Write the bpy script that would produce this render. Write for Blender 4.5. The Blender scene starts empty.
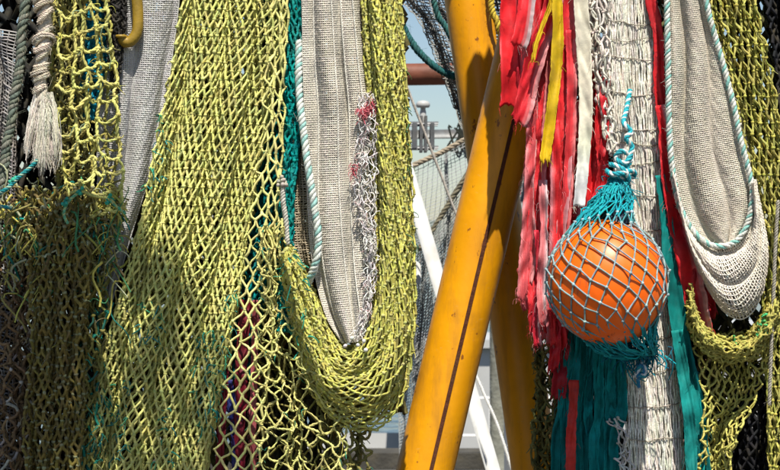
import bpy, math, random
import numpy as np
from mathutils import Vector

# ------------------------------------------------------------------ camera, sky, sun, exposure
scn = bpy.context.scene
C = scn.collection
CAM = (0.0, -6.0, 1.9)
cd = bpy.data.cameras.new('camera'); cam = bpy.data.objects.new('camera', cd); C.objects.link(cam)
cam.location = CAM; cam.rotation_euler = (math.radians(90), 0, 0)
cd.sensor_width = 36; cd.lens = 36 * 6.0 / 2.6; cd.clip_end = 5000; cd.clip_start = 0.05
cd.dof.use_dof = True; cd.dof.focus_distance = 5.95; cd.dof.aperture_fstop = 8
scn.camera = cam
SUN = Vector((0.12, -1.0, 1.85)).normalized()            # direction towards the sun
w = bpy.data.worlds.new('World'); scn.world = w; w.use_nodes = True
nt = w.node_tree
sky = nt.nodes.new('ShaderNodeTexSky'); sky.sky_type = 'NISHITA'; sky.sun_disc = False
sky.sun_elevation = math.asin(SUN.z); sky.sun_rotation = math.atan2(SUN.x, SUN.y)
sky.dust_density = .5; sky.air_density = 1.0; sky.ozone_density = 2.0
nt.links.new(sky.outputs[0], nt.nodes['Background'].inputs[0])
nt.nodes['Background'].inputs[1].default_value = 0.07
sl = bpy.data.lights.new('sun', 'SUN'); sl.energy = 5.0; sl.angle = math.radians(0.53); sl.color = (1, 0.95, 0.86)
so = bpy.data.objects.new('sun', sl); C.objects.link(so); so.location = (2, -8, 12)
so.rotation_euler = SUN.to_track_quat('Z', 'Y').to_euler()
scn.view_settings.view_transform = 'Standard'; scn.view_settings.look = 'None'
scn.view_settings.gamma = 1; scn.view_settings.use_curve_mapping = False; scn.view_settings.exposure = 0.62

# ------------------------------------------------------------------ helpers
rng = np.random.default_rng(11); random.seed(11)
def W(x, y, Y):                     # photograph position at a real depth Y -> world metres
    s = (np.asarray(Y, float) + 6.0) / 1800.0
    return np.stack(np.broadcast_arrays((np.asarray(x, float) - 390) * s, np.asarray(Y, float), 1.9 - (np.asarray(y, float) - 235) * s), -1)
PX = 1 / 300.0                      # one photograph pixel in metres at Y = 0
def sn(x, y=0, seed=0):             # smooth noise, about -1..1
    r = np.random.default_rng(seed + 1000); o = 0
    for k in range(5):
        a = r.normal(size=2); o = o + np.sin(a[0] * x * (1 + .5 * k) + a[1] * y * (1 + .5 * k) + r.uniform(0, 6.28)) / (1 + .35 * k)
    return o / 2.2
def spl(p, n):                      # even samples along a Catmull-Rom path through p
    p = np.asarray(p, float)
    if len(p) == 2: return p[0] + (p[1] - p[0]) * np.linspace(0, 1, n)[:, None]
    q = np.vstack([2 * p[0] - p[1], p, 2 * p[-1] - p[-2]]); out = []
    for i in range(len(p) - 1):
        a, b, c, d = q[i:i + 4]; t = np.linspace(0, 1, 24, endpoint=False)[:, None]
        out.append(.5 * (2 * b + (c - a) * t + (2 * a - 5 * b + 4 * c - d) * t ** 2 + (3 * b - a - 3 * c + d) * t ** 3))
    out = np.vstack(out + [p[-1:]])
    L = np.r_[0, np.cumsum(np.linalg.norm(np.diff(out[:, :3], axis=0), axis=1))]
    g = np.linspace(0, L[-1], n)
    return np.stack([np.interp(g, L, out[:, k]) for k in range(p.shape[1])], 1)
def ext(p):                         # keep a path straight where it runs up out of view
    p = [tuple(q) for q in p]
    if p[0][1] < -200: a, b = p[0], p[1]; p = [a, (b[0] + (a[0] - b[0]) * .35, b[1] + (a[1] - b[1]) * .35) + tuple(b[2:]), (b[0] + (a[0] - b[0]) * .1, b[1] + (a[1] - b[1]) * .1) + tuple(b[2:])] + p[1:]
    return p
def nrm(v): return v / np.maximum(np.linalg.norm(v, axis=-1, keepdims=True), 1e-9)
phi = (1 + 5 ** .5) / 2
ICO = nrm(np.array([(-1, phi, 0), (1, phi, 0), (-1, -phi, 0), (1, -phi, 0), (0, -1, phi), (0, 1, phi), (0, -1, -phi), (0, 1, -phi), (phi, 0, -1), (phi, 0, 1), (-phi, 0, -1), (-phi, 0, 1)], float))
ICF = np.array([(0, 11, 5), (0, 5, 1), (0, 1, 7), (0, 7, 10), (0, 10, 11), (1, 5, 9), (5, 11, 4), (11, 10, 2), (10, 7, 6), (7, 1, 8), (3, 9, 4), (3, 4, 2), (3, 2, 6), (3, 6, 8), (3, 8, 9), (4, 9, 5), (2, 4, 11), (6, 2, 10), (8, 6, 7), (9, 8, 1)])
class G:
    def __init__(s): s.v = []; s.q = []; s.t = []; s.c = []; s.n = 0
    def add(s, v, f, c):
        v = v.reshape(-1, 3); (s.q if f.shape[1] == 4 else s.t).append(f + s.n)
        s.v.append(v); s.c.append(np.broadcast_to(c, (len(v), 3))); s.n += len(v)
    def tubes(s, P, R, c, sides=5, cap=False):       # P (N,K,3), R scalar or (N,K), c (3,) or (N,3)
        P = np.asarray(P, float)
        if P.ndim == 2: P = P[None]
        N, K, _ = P.shape
        if N == 0: return
        T = nrm(np.gradient(P, axis=1)); ref = np.zeros_like(T); ref[..., 1] = 1; ref[..., 0] = .13
        n1 = nrm(np.cross(T, ref)); n2 = np.cross(T, n1)
        R = np.broadcast_to(np.asarray(R, float), (N, K)).copy()
        if cap: R[:, 0] *= .25; R[:, -1] *= .25
        a = np.arange(sides) * 2 * math.pi / sides
        V = P[:, :, None] + R[:, :, None, None] * (np.cos(a)[:, None] * n1[:, :, None] + np.sin(a)[:, None] * n2[:, :, None])
        i = np.arange(sides); k = np.arange(K - 1)
        f = np.stack([k[:, None] * sides + i, k[:, None] * sides + (i + 1) % sides, (k[:, None] + 1) * sides + (i + 1) % sides, (k[:, None] + 1) * sides + i], -1).reshape(-1, 4)
        f = (f[None] + (np.arange(N) * K * sides)[:, None, None]).reshape(-1, 4)
        c = np.asarray(c, float)
        if c.ndim == 2: c = np.repeat(c, K * sides, 0)
        s.add(V, f, c)
    def ply(s, P, r, c, turns=1.6, sides=4):          # two-ply twisted twine
        N, K, _ = P.shape; T = nrm(np.gradient(P, axis=1)); ref = np.zeros_like(T); ref[..., 1] = 1; ref[..., 0] = .13
        n1 = nrm(np.cross(T, ref)); n2 = np.cross(T, n1); a = 2 * math.pi * (turns * np.linspace(0, 1, K)[None] + rng.random((N, 1)))
        R = np.broadcast_to(np.asarray(r, float), (N, 1))
        off = (np.cos(a)[..., None] * n1 + np.sin(a)[..., None] * n2) * (R * .46)[..., None]
        s.tubes(P + off, R * .66, c, sides); s.tubes(P - off, R * .66, np.clip(np.asarray(c) * rng.uniform(.8, 1.1, (N, 1)), 0, .92), sides)
    def blobs(s, P, R, c, sq=(1, 1, 1)):
        P = np.asarray(P, float).reshape(-1, 3); N = len(P)
        if N == 0: return
        R = np.broadcast_to(np.asarray(R, float), (N,))
        V = P[:, None] + ICO[None] * np.array(sq) * R[:, None, None] * rng.uniform(.75, 1.2, (N, 12, 1))
        c = np.asarray(c, float)
        if c.ndim == 2: c = np.repeat(c, 12, 0)
        s.add(V, (ICF[None] + (np.arange(N) * 12)[:, None, None]).reshape(-1, 3), c)
    def grid(s, P, c):                               # P (A,B,3)
        A, B, _ = P.shape; i, j = np.meshgrid(np.arange(A - 1), np.arange(B - 1), indexing='ij')
        f = np.stack([i * B + j, i * B + j + 1, (i + 1) * B + j + 1, (i + 1) * B + j], -1).reshape(-1, 4)
        s.add(P, f, np.asarray(c, float).reshape(-1, 3) if np.ndim(c) > 1 else c)
    def build(s, name, m, parent=None, smooth=True, origin=None):
        v = np.vstack(s.v); o = np.zeros(3)
        if origin is not None: o = np.array(origin, float)
        elif parent is None: o = np.array([v[:, 0].mean(), v[:, 1].mean(), v[:, 2].min()])
        else: o = np.array(parent.location)
        v = v - o
        q = np.vstack(s.q) if s.q else np.zeros((0, 4), int); t = np.vstack(s.t) if s.t else np.zeros((0, 3), int)
        me = bpy.data.meshes.new(name); me.vertices.add(len(v)); me.vertices.foreach_set('co', v.ravel().astype(np.float32))
        lp = np.r_[q.ravel(), t.ravel()].astype(np.int32); me.loops.add(len(lp)); me.loops.foreach_set('vertex_index', lp)
        nf = len(q) + len(t); me.polygons.add(nf)
        me.polygons.foreach_set('loop_start', np.r_[np.arange(len(q)) * 4, len(q) * 4 + np.arange(len(t)) * 3].astype(np.int32))
        me.polygons.foreach_set('use_smooth', np.full(nf, smooth))
        me.update(calc_edges=True); me.validate()
        a = me.color_attributes.new('Col', 'FLOAT_COLOR', 'POINT'); c = np.vstack(s.c)
        a.data.foreach_set('color', np.c_[c, np.ones(len(c))].ravel().astype(np.float32))
        me.materials.append(m); ob = bpy.data.objects.new(name, me); C.objects.link(ob)
        if parent is None: ob.location = o
        else: ob.parent = parent
        return ob
def tag(o, label, cat, group=None):
    o['label'] = label; o['category'] = cat
    if group: o['group'] = group
    return o
def thing(name, loc, label, cat, group=None):
    o = bpy.data.objects.new(name, None); C.objects.link(o); o.location = [float(k) for k in loc]; o.empty_display_size = .05
    return tag(o, label, cat, group)
def struct(o): o['kind'] = 'structure'; return o
def stuff(o): o['kind'] = 'stuff'; return o

# ------------------------------------------------------------------ materials
def mat(name, col=None, rough=.8, vc=True, nscale=90, namp=.35, dscale=9, damp=.3, bump=.3, bscale=400, spec=.3, dirt=(.09, .07, .03), trans=0, dist=.004, sss=0):
    m = bpy.data.materials.new(name); m.use_nodes = True; n = m.node_tree.nodes; L = m.node_tree.links
    b = n['Principled BSDF']; b.inputs['Roughness'].default_value = rough; b.inputs['Specular IOR Level'].default_value = spec
    tc = n.new('ShaderNodeTexCoord')
    if vc: a = n.new('ShaderNodeVertexColor'); a.layer_name = 'Col'
    else: a = n.new('ShaderNodeRGB'); a.outputs[0].default_value = (*col, 1)
    def noise(sc, det=3):
        t = n.new('ShaderNodeTexNoise'); t.inputs['Scale'].default_value = sc; t.inputs['Detail'].default_value = det; L.new(tc.outputs['Object'], t.inputs['Vector']); return t
    n1 = noise(nscale); mr = n.new('ShaderNodeMapRange'); mr.inputs['From Min'].default_value = .3; mr.inputs['From Max'].default_value = .7
    mr.inputs['To Min'].default_value = 1 - namp; mr.inputs['To Max'].default_value = 1 + namp * .6; L.new(n1.outputs[0], mr.inputs[0])
    mx = n.new('ShaderNodeMix'); mx.data_type = 'RGBA'; mx.blend_type = 'MULTIPLY'; mx.inputs[0].default_value = 1
    L.new(a.outputs[0], mx.inputs['A']); L.new(mr.outputs[0], mx.inputs['B'])
    n2 = noise(dscale, 5); m2 = n.new('ShaderNodeMapRange'); m2.inputs['From Min'].default_value = .5; m2.inputs['From Max'].default_value = .75
    m2.inputs['To Max'].default_value = damp; L.new(n2.outputs[0], m2.inputs[0])
    mx2 = n.new('ShaderNodeMix'); mx2.data_type = 'RGBA'; L.new(m2.outputs[0], mx2.inputs[0]); L.new(mx.outputs['Result'], mx2.inputs['A']); mx2.inputs['B'].default_value = (*dirt, 1)
    L.new(mx2.outputs['Result'], b.inputs['Base Color'])
    if bump:
        n3 = noise(bscale, 2); bp = n.new('ShaderNodeBump'); bp.inputs['Strength'].default_value = bump; bp.inputs['Distance'].default_value = dist
        L.new(n3.outputs[0], bp.inputs['Height']); L.new(bp.outputs[0], b.inputs['Normal'])
    if sss: b.inputs['Subsurface Weight'].default_value = sss; b.inputs['Subsurface Radius'].default_value = (.1, .03, .01); b.inputs['Subsurface Scale'].default_value = .3
    if trans:
        tr = n.new('ShaderNodeBsdfTranslucent'); L.new(mx2.outputs['Result'], tr.inputs['Color']); ms = n.new('ShaderNodeMixShader'); ms.inputs[0].default_value = trans
        L.new(b.outputs[0], ms.inputs[1]); L.new(tr.outputs[0], ms.inputs[2]); L.new(ms.outputs[0], n['Material Output'].inputs[0])
    return m
M_twine = mat('net_twine', rough=.8, spec=.15, nscale=70, namp=.3, damp=.3, bump=.5, bscale=600, dist=.002)
M_dirty = mat('weathered_twine', rough=.9, nscale=90, namp=.4, damp=.5, dscale=14, bump=.5, bscale=600, dist=.002)
M_fine = mat('fine_net_twine', rough=.8, nscale=30, namp=.15, damp=.34, dscale=6, bump=0, dirt=(.32, .26, .17), trans=.10)
M_fibre = mat('rope_fibre', rough=.85, nscale=160, namp=.35, damp=.3, dscale=20, bump=.6, bscale=900, dist=.002)
M_cloth = mat('strip_cloth', rough=.5, nscale=40, namp=.2, damp=.2, dscale=12, bump=.5, bscale=300, dist=.0015, dirt=(.4, .16, .15), trans=.22, spec=.35)
M_teal = mat('teal_strip_cloth', rough=.75, nscale=30, namp=.3, damp=.2, dscale=12, bump=.4, bscale=500, dist=.001, dirt=(.0, .06, .06), trans=.2)

def wear(m, col, scale, lo, hi, amt, stretch=(1, 1, 1), rough=None):      # stains, chips and scuffs with a shape of their own
    n = m.node_tree.nodes; L = m.node_tree.links; b = n['Principled BSDF']; src = b.inputs['Base Color'].links[0].from_socket
    tc = n.new('ShaderNodeTexCoord'); mp = n.new('ShaderNodeMapping'); mp.inputs['Scale'].default_value = stretch; L.new(tc.outputs['Object'], mp.inputs[0])
    t = n.new('ShaderNodeTexNoise'); t.inputs['Scale'].default_value = scale; t.inputs['Detail'].default_value = 6; t.inputs['Roughness'].default_value = .65; L.new(mp.outputs[0], t.inputs['Vector'])
    r = n.new('ShaderNodeMapRange'); r.inputs['From Min'].default_value = lo; r.inputs['From Max'].default_value = hi; r.inputs['To Max'].default_value = amt; L.new(t.outputs[0], r.inputs[0])
    x = n.new('ShaderNodeMix'); x.data_type = 'RGBA'; L.new(r.outputs[0], x.inputs[0]); L.new(src, x.inputs['A']); x.inputs['B'].default_value = (*col, 1); L.new(x.outputs['Result'], b.inputs['Base Color'])
    if rough: q = n.new('ShaderNodeMapRange'); q.inputs['To Min'].default_value = b.inputs['Roughness'].default_value; q.inputs['To Max'].default_value = rough; L.new(r.outputs[0], q.inputs[0]); L.new(q.outputs[0], b.inputs['Roughness'])
# ------------------------------------------------------------------ net builders
class Band:      # a hanging sheet between two edge paths given in photograph pixels (x, y[, extra depth])
    def __init__(s, A, B, Y, pl=3, amp=.02, over=1.2, bulge=0, seed=0, rough=.006):
        f = lambda E: spl([(p[0], p[1], p[2] if len(p) > 2 else 0) for p in ext(E)], 200)
        s.A, s.B, s.Y, s.pl, s.amp, s.over, s.bulge, s.seed, s.rough = f(A), f(B), Y, pl, amp, over, bulge, seed, rough
        s.len = np.linalg.norm(np.diff((s.A + s.B)[:, :2] / 2, axis=0), axis=1).sum(); s.wid = np.linalg.norm((s.A - s.B)[:, :2], axis=1).mean()
    def __call__(s, u, v):
        u, v = np.broadcast_arrays(np.asarray(u, float), np.asarray(v, float)); shp = u.shape; u = u.ravel(); v = np.clip(v.ravel(), 0, 1)
        k = np.arange(200) / 199.
        a = np.stack([np.interp(v, k, s.A[:, j]) for j in range(3)], 1); b = np.stack([np.interp(v, k, s.B[:, j]) for j in range(3)], 1)
        ph = 2 * math.pi * s.pl * u + 1.6 * sn(v * 3, u, s.seed) + .8 * sn(v * 8, u * 2, s.seed + 1)
        uu = u + s.over * np.sin(ph) / (2 * math.pi * max(s.pl, .5)) * (1 - (2 * u - 1) ** 6)
        p = a + (b - a) * uu[:, None]
        Y = s.Y + p[:, 2] - s.amp * np.cos(ph) * (1 + .5 * sn(v * 5, u * 3, s.seed + 2)) - s.bulge * (1 - (2 * u - 1) ** 2) + s.rough * sn(v * 25, u * 12, s.seed + 3)
        return W(p[:, 0], p[:, 1], Y).reshape(*shp, 3)
def var(c, n, k=.2, hue=.06):        # n slightly different colours
    c = np.asarray(c, float); return np.clip(c * rng.uniform(1 - k, 1 + k, (n, 1)) * rng.uniform(1 - hue, 1 + hue, (n, 3)), 0, .92)
YEL = (.60, .53, .115); YGR = (.45, .45, .09); OLV = (.30, .26, .055); TEAL = (.0, .25, .23); TUR = (.01, .36, .42); CREAM = (.62, .57, .47); GREY = (.42, .41, .39)
def diamond(g, S, nu, nv, r, col, jit=.003, sag=.002, knot=1.6, drop=0., sides=5, K=4, alt=None, altp=0, knotcol=None, low=.0, squeeze=.12, ply=0, cheap=False):
    if ply: K = 6
    if cheap: ply = 0; K = 3; sides = 3; knot = 0
    if cheap == 2: K = 2
    i = np.arange(nu + 1); j = np.arange(nv + 1); I, J = np.meshgrid(i, j, indexing='ij')
    U = (I + .5 * (J % 2)) / (nu + .5); V = J / nv
    sd = int(rng.integers(1e6))
    if low: U = U + low * sn(V * 7, U * 5, sd); V = V + low * .3 * sn(V * 9, U * 9, sd + 1)
    P = S(U, V) + rng.normal(size=(nu + 1, nv + 1, 3)) * jit * np.array([1, .8, 1])
    segs = []
    for jj in range(nv):
        nb = np.arange(nu + 1)
        segs.append(np.stack([P[nb, jj], P[nb, jj + 1]], 1))
        if jj % 2: segs.append(np.stack([P[nb[:-1], jj], P[nb[:-1] + 1, jj + 1]], 1))
        else: segs.append(np.stack([P[nb[1:], jj], P[nb[1:] - 1, jj + 1]], 1))
    sg = np.concatenate(segs)
    if drop: sg = sg[rng.random(len(sg)) > drop]
    t = np.linspace(0, 1, K); ts = t + squeeze * -np.sin(2 * math.pi * t) * .7
    Q = sg[:, 0, None] * (1 - ts[:, None]) + sg[:, 1, None] * ts[:, None]
    Q[..., 2] = sg[:, 0, None, 2] * (1 - t) + sg[:, 1, None, 2] * t
    Q += np.sin(math.pi * t)[:, None] * rng.normal(size=(len(sg), 1, 3)) * sag
    Q += (np.sin(math.pi * t) * (np.abs(rng.normal(size=(len(sg), 1))) * sag))[..., None] * np.array([0, 0, -.8])
    cc = var(col, len(sg))
    if altp: k = rng.random(len(sg)) < altp; cc[k] = var(alt, k.sum())
    if ply: g.ply(Q, r * rng.uniform(.8, 1.2, (len(sg), 1)), cc, ply)
    else: g.tubes(Q, r * rng.uniform(.8, 1.2, (len(sg), 1)), cc, sides)
    if knot:
        kp = P.reshape(-1, 3); kc = var(knotcol if knotcol is not None else np.array(col) * .92, len(kp))
        if altp: k = rng.random(len(kp)) < altp * .7; kc[k] = var(alt, k.sum())
        g.blobs(kp, r * knot * rng.uniform(.85, 1.2, len(kp)), kc, (1.1, 1, .95))
    return P
def square(g, S, nu, nv, r, col, jit=.0012, sides=3, kv=.07):
    U, V = np.meshgrid(np.arange(nu + 1) / nu, np.arange(nv + 1) / nv, indexing='ij')
    P = S(U, V) + rng.normal(size=(nu + 1, nv + 1, 3)) * jit
    w_ = np.where((np.add.outer(np.arange(nu + 1), np.arange(nv + 1)) % 2) > 0, 1, -1)[..., None] * np.array([0, r * .12, 0])
    g.tubes(P + w_, r, var(col, nu + 1, kv, .03), sides); g.tubes((P - w_).swapaxes(0, 1), r, var(col, nv + 1, kv, .03), sides)
    return P
def tufts(g, P, n, L, r, cols, spread=1., K=6, down=.6, sides=4):   # short loose ends
    P = np.asarray(P).reshape(-1, 3); k = rng.integers(0, len(P), n); o = P[k]
    d = nrm(rng.normal(size=(n, 3)) * np.array([1, .6, 1]) * spread + np.array([0, -.5, 0])); ln = L * rng.uniform(.4, 1.3, (n, 1, 1)); t = np.linspace(0, 1, K)[:, None]
    e = nrm(rng.normal(size=(n, 3)))
    Q = o[:, None] + d[:, None] * t * ln + e[:, None] * np.sin(t * 3.1) * ln * .3 + np.array([0, 0, -1.]) * t ** 2 * ln * down
    cols = np.asarray(cols, float); c = cols[rng.integers(0, len(cols), n)] * rng.uniform(.7, 1.25, (n, 1))
    g.tubes(Q, r * np.linspace(1, .55, K)[None] * rng.uniform(.6, 1.2, (n, 1)), np.clip(c, 0, .9), sides)
def rope(g, pts, r, cols, pitch=.035, n=None, strands=3, sides=6, wob=0, prof=None):   # laid rope of twisted strands along world points
    L = np.linalg.norm(np.diff(pts, axis=0), axis=1).sum(); n = n or max(12, int(L / pitch * 10)); p = spl(pts, n)
    wob = max(wob, r * .12)
    if wob: p = p + np.stack([sn(np.linspace(0, L * 30, n), 0, 5), sn(np.linspace(0, L * 30, n), 0, 6), 0 * p[:, 0]], 1) * wob
    T = nrm(np.gradient(p, axis=0)); n1 = nrm(np.cross(T, np.array([.13, 1, .05]))); n2 = np.cross(T, n1); d = np.linspace(0, L, n)
    pr = np.ones(n) if prof is None else np.interp(np.linspace(0, 1, n), np.linspace(0, 1, len(prof)), prof)
    for k in range(strands):
        a = 2 * math.pi * (d / pitch + k / strands + .22 * sn(d * 22, 0, 3))
        g.tubes(p + (np.cos(a)[:, None] * n1 + np.sin(a)[:, None] * n2) * (r * .5 * pr)[:, None], (r * .58 * pr * (1 + .10 * sn(d * 60, k * 5, 8)))[None], np.array(cols[k % len(cols)]), sides, cap=True)
    # loose hairs
    m = int(L * 260); k = rng.integers(0, n, m); o = p[k] + rng.normal(size=(m, 3)) * r * .55; t = np.linspace(0, 1, 3)[None, :, None]
    e = (T[k] * rng.choice([-1, 1], (m, 1)) + rng.normal(size=(m, 3)) * .7)[:, None]
    g.tubes(o[:, None] + e * t * r * 1.1, .00045, np.array(cols[0]) * .95, 3)
def wp(path, Y=None): return np.array([W(p[0], p[1], p[2] if len(p) > 2 else Y) for p in path])
def net(name, label, S, nu, nv, r, col, m=M_twine, layers=1, back=.04, group=None, fine=False, tuft=None, cat='net', backcol=None, **kw):
    g = G(); base = S(.5, 1.); Pn = None
    for k in range(layers):
        Sk = S if k == 0 else (lambda u, v, k=k: S(np.asarray(u) * .96 + .02 + .013 * k, v) + np.array([0, back * k, 0]))
        c = col if k == 0 or backcol is None else backcol
        P = square(g, Sk, nu if k == 0 else int(nu * .7), nv if k == 0 else int(nv * .6), r if k == 0 else r * 1.3, c, **kw) if fine else diamond(g, Sk, nu, nv, r, c, **{**kw, 'cheap': kw.get('cheap', False) or k > 0})
        if k == 0: Pn = P
    if tuft is None: return tag(g.build(name, m), label, cat, group), Pn
    t = thing(name, base, label, cat, group); g.build('netting', m, t)
    g2 = G()
    for a in tuft: tufts(g2, Pn.reshape(-1, 3) if a[0] is None else np.array(a[0]), *a[1:])
    stuff(g2.build('loose_twine_ends', M_fibre, t)); return t, Pn
def near(P, boxes):                  # net nodes that fall inside photograph boxes
    P = P.reshape(-1, 3); s = 1800 / (P[:, 1] + 6); x = P[:, 0] * s + 390; y = 235 - (P[:, 2] - 1.9) * s
    k = np.zeros(len(P), bool)
    for (x0, y0, x1, y1) in boxes: k |= (x > x0) & (x < x1) & (y > y0) & (y < y1)
    return P[k] if k.any() else P[:1]
TOP = -100; TOPR = -325
# ==================================================================
# SETTING
# ==================================================================
def plane(name, x0, x1, y0, y1, z, m):
    g = G(); X, Yg = np.meshgrid(np.linspace(x0, x1, 9), np.linspace(y0, y1, 9), indexing='ij')
    g.grid(np.stack([X, Yg, 0 * X + z], -1), (.2, .2, .2)); return struct(g.build(name, m, smooth=False))
M_quay = mat('quay_concrete', col=(.085, .08, .075), vc=False, rough=.9, nscale=6, namp=.3, dscale=1.2, damp=.5, bump=.6, bscale=30, dist=.01, dirt=(.04, .038, .035))
M_water = mat('harbour_water', col=(.035, .06, .065), vc=False, rough=.08, nscale=.5, namp=.2, damp=0, bump=.5, bscale=1.5, dist=.15, spec=.5)
plane('ground', -60, 60, -40, 9.0, 0, M_quay)
plane('water', -3000, 3000, 9.0, 4000, -1.2, M_water)
def boxg(g, x0, x1, y0, y1, z0, z1, c, bev=.0):
    b = bev; v = np.array([(x, y, z) for x in (x0, x1) for y in (y0, y1) for z in (z0, z1)], float)
    g.add(v, np.array([(0, 1, 3, 2), (4, 6, 7, 5), (0, 4, 5, 1), (2, 3, 7, 6), (0, 2, 6, 4), (1, 5, 7, 3)]), c)
def bar(g, p, q, r, c, sides=12, n=2, cap=True):
    P = spl([p, q], max(n, 2)); P = np.vstack([P[:1], P[:1], P, P[-1:], P[-1:]]) if cap else P
    d = nrm(np.array(q, float) - np.array(p, float))
    if cap: P[0] -= d * 1e-4; P[-1] += d * 1e-4
    R = np.full(len(P), r);
    if cap: R[0] = R[-1] = 1e-4
    # fixed frame
    g.tubes(P[None], R[None], c, sides) if not cap else _captube(g, P, R, d, c, sides)
def _captube(g, P, R, d, c, sides):
    ref = np.array([.1, 1, .02]) if abs(d[1]) < .9 else np.array([1, 0, .1]); n1 = nrm(np.cross(d, ref)); n2 = np.cross(d, n1); a = np.arange(sides) * 2 * math.pi / sides
    V = P[:, None] + R[:, None, None] * (np.cos(a)[:, None] * n1 + np.sin(a)[:, None] * n2); K = len(P); i = np.arange(sides); k = np.arange(K - 1)
    f = np.stack([k[:, None] * sides + i, k[:, None] * sides + (i + 1) % sides, (k[:, None] + 1) * sides + (i + 1) % sides, (k[:, None] + 1) * sides + i], -1).reshape(-1, 4)
    g.add(V, f, c)
M_shore = mat('far_shore', col=(.10, .12, .10), vc=False, rough=.95, nscale=.05, namp=.3, damp=.3, dscale=.02, bump=0, dirt=(.16, .15, .13))
g = G(); xs = np.linspace(-900, 900, 120); hh = 9 + 4 * sn(xs * .02, 0, 77) + 2 * sn(xs * .11, 0, 78); vv_ = np.array([(0, -1.3), (.25, .35), (.6, .8), (1., 1.), (1.6, .9)])
g.grid(np.stack([np.stack([xs, 700 + 60 * b + 0 * xs, np.where(h < 0, h, -1.2 + h * hh)], -1) for b, h in vv_], 1), (.1, .1, .1)); struct(g.build('hills', M_shore))
# quay edge beam
M_edge = mat('quay_edge_timber', col=(.06, .055, .045), vc=False, rough=.9, nscale=5, bump=.5, bscale=20, dist=.02)
g = G(); boxg(g, -40, 40, 8.6, 8.95, .004, .13, (.05, .05, .05)); tag(g.build('quay_edge_beam', M_edge, smooth=False), 'dark timber beam along the quay edge behind the yellow tubes', 'edge beam')
# distant moored boats
M_white = mat('boat_white_paint', col=(.42, .42, .41), vc=False, rough=.4, nscale=2, namp=.08, damp=.25, dscale=1.5, bump=0, dirt=(.4, .38, .34))
M_glass = mat('dark_window_glass', col=(.02, .03, .035), vc=False, rough=.1, namp=.1, damp=0, bump=0, spec=.6)
M_steel = mat('galvanised_steel', col=(.13, .135, .14), vc=False, rough=.5, nscale=25, namp=.25, damp=.4, dscale=10, bump=.15, bscale=80, dirt=(.16, .12, .08)); M_steel.node_tree.nodes['Principled BSDF'].inputs['Metallic'].default_value = .3
M_redhull = mat('red_antifouling_paint', col=(.35, .04, .03), vc=False, rough=.6, nscale=4, damp=.2, bump=0)
def boat(x, y, L, label, hullm, grp):
    t = thing('moored_boat', (x, y, -1.2), label, 'boat', grp)
    def P_(p): return np.array(p) + np.array([x, y, -1.2])
    n = 20; s = np.linspace(-1, 1, n); bw = .9 * np.sqrt(np.clip(1 - np.clip(s, 0, 1) ** 2.4, 0.002, 1)); sh = 1.0 + .35 * np.clip(s, 0, 1) ** 2
    prof = np.array([(0, -.3), (.75, 0), (.95, .5), (1, 1)])
    ring = np.concatenate([np.stack([s * L / 2, -bw * 1.0 * a, sh * h], -1)[:, None] for a, h in prof[::-1]] + [np.stack([s * L / 2, bw * a, sh * h], -1)[:, None] for a, h in prof], 1)
    g = G(); g.grid(P_(ring), (.7, .7, .7)); g.build('hull', hullm, t)
    g = G(); boxg(g, x - L * .28, x + L * .12, y - .6, y + .6, -1.2 + .95, -1.2 + 2.0, (.7, .7, .7)); cb = g.build('cabin', M_white, t, smooth=False)
    for k in range(4):
        g = G(); xx = x - L * .25 + k * L * .09; boxg(g, xx, xx + L * .07, y - .625, y - .595, -1.2 + 1.45, -1.2 + 1.8, (.02, .02, .02)); g.build('window', M_glass, cb, smooth=False).location = -Vector((0, 0, 0))
    g = G(); boxg(g, x - L * .32, x + L * .16, y - .7, y + .7, -1.2 + 2.0, -1.2 + 2.08, (.7, .7, .7)); g.build('cabin_roof', M_white, t, smooth=False)
    g = G(); bar(g, (x, y, .88), (x, y, 4.2), .035, (.6, .6, .6)); g.build('mast', M_steel, t)
    g = G()
    for k in range(7): xx = x + L * (.15 + .05 * k); bar(g, (xx, y - .7 * (1 - k / 8), -.1), (xx, y - .7 * (1 - k / 8), .5), .018, (.8, .8, .8), 6)
    bar(g, (x + L * .15, y - .7, .5), (x + L * .45, y - .2, .55), .02, (.8, .8, .8), 6); g.build('rail', M_steel, t)
    return t
boat(1.7, 12.2, 5.2, 'small white cabin boat moored beyond the quay, seen between the yellow tubes', M_white, None)
boat(5.6, 15.0, 7.0, 'white moored boat with red hull far behind the nets', M_redhull, None)
t = thing('quay_railing', (1.6, 8.4, 0), 'low white railing along the quay edge, seen between the yellow tubes', 'railing')
for k in range(8): g = G(); xx = .5 + k * .3; bar(g, (xx, 8.4, .004), (xx, 8.4, .58), .010, (.7, .7, .7), 8); g.build('post', M_white, t)
for zz in (.3, .6): g = G(); bar(g, (.45, 8.4, zz), (2.8, 8.4, zz), .011, (.7, .7, .7), 8); g.build('rail', M_white, t)
# quay fence / post seen between the tubes
M_post = mat('weathered_post', col=(.22, .22, .18), vc=False, rough=.9, nscale=10, damp=.4, bump=.5, bscale=40, dist=.01)
g = G(); p = W(498, 470, 7.5); bar(g, (p[0], 7.5, 0), (p[0], 7.5, 1.55), .062, (.2, .2, .2), 14, 6); tag(g.build('mooring_post', M_post), 'weathered grey mooring post between the yellow tubes', 'post')
M_wline = mat('white_cord', col=(.75, .74, .7), vc=False, rough=.8, namp=.15, damp=.1, bump=0)
g = G(); rope(g, wp([(470, 362), (486, 398), (500, 432), (512, 470), (530, 520)], 3.0), .008, [(.75, .74, .7)], n=80); tag(g.build('thin_line', M_wline), 'thin white line beside the white pole at the bottom', 'line')
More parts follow.
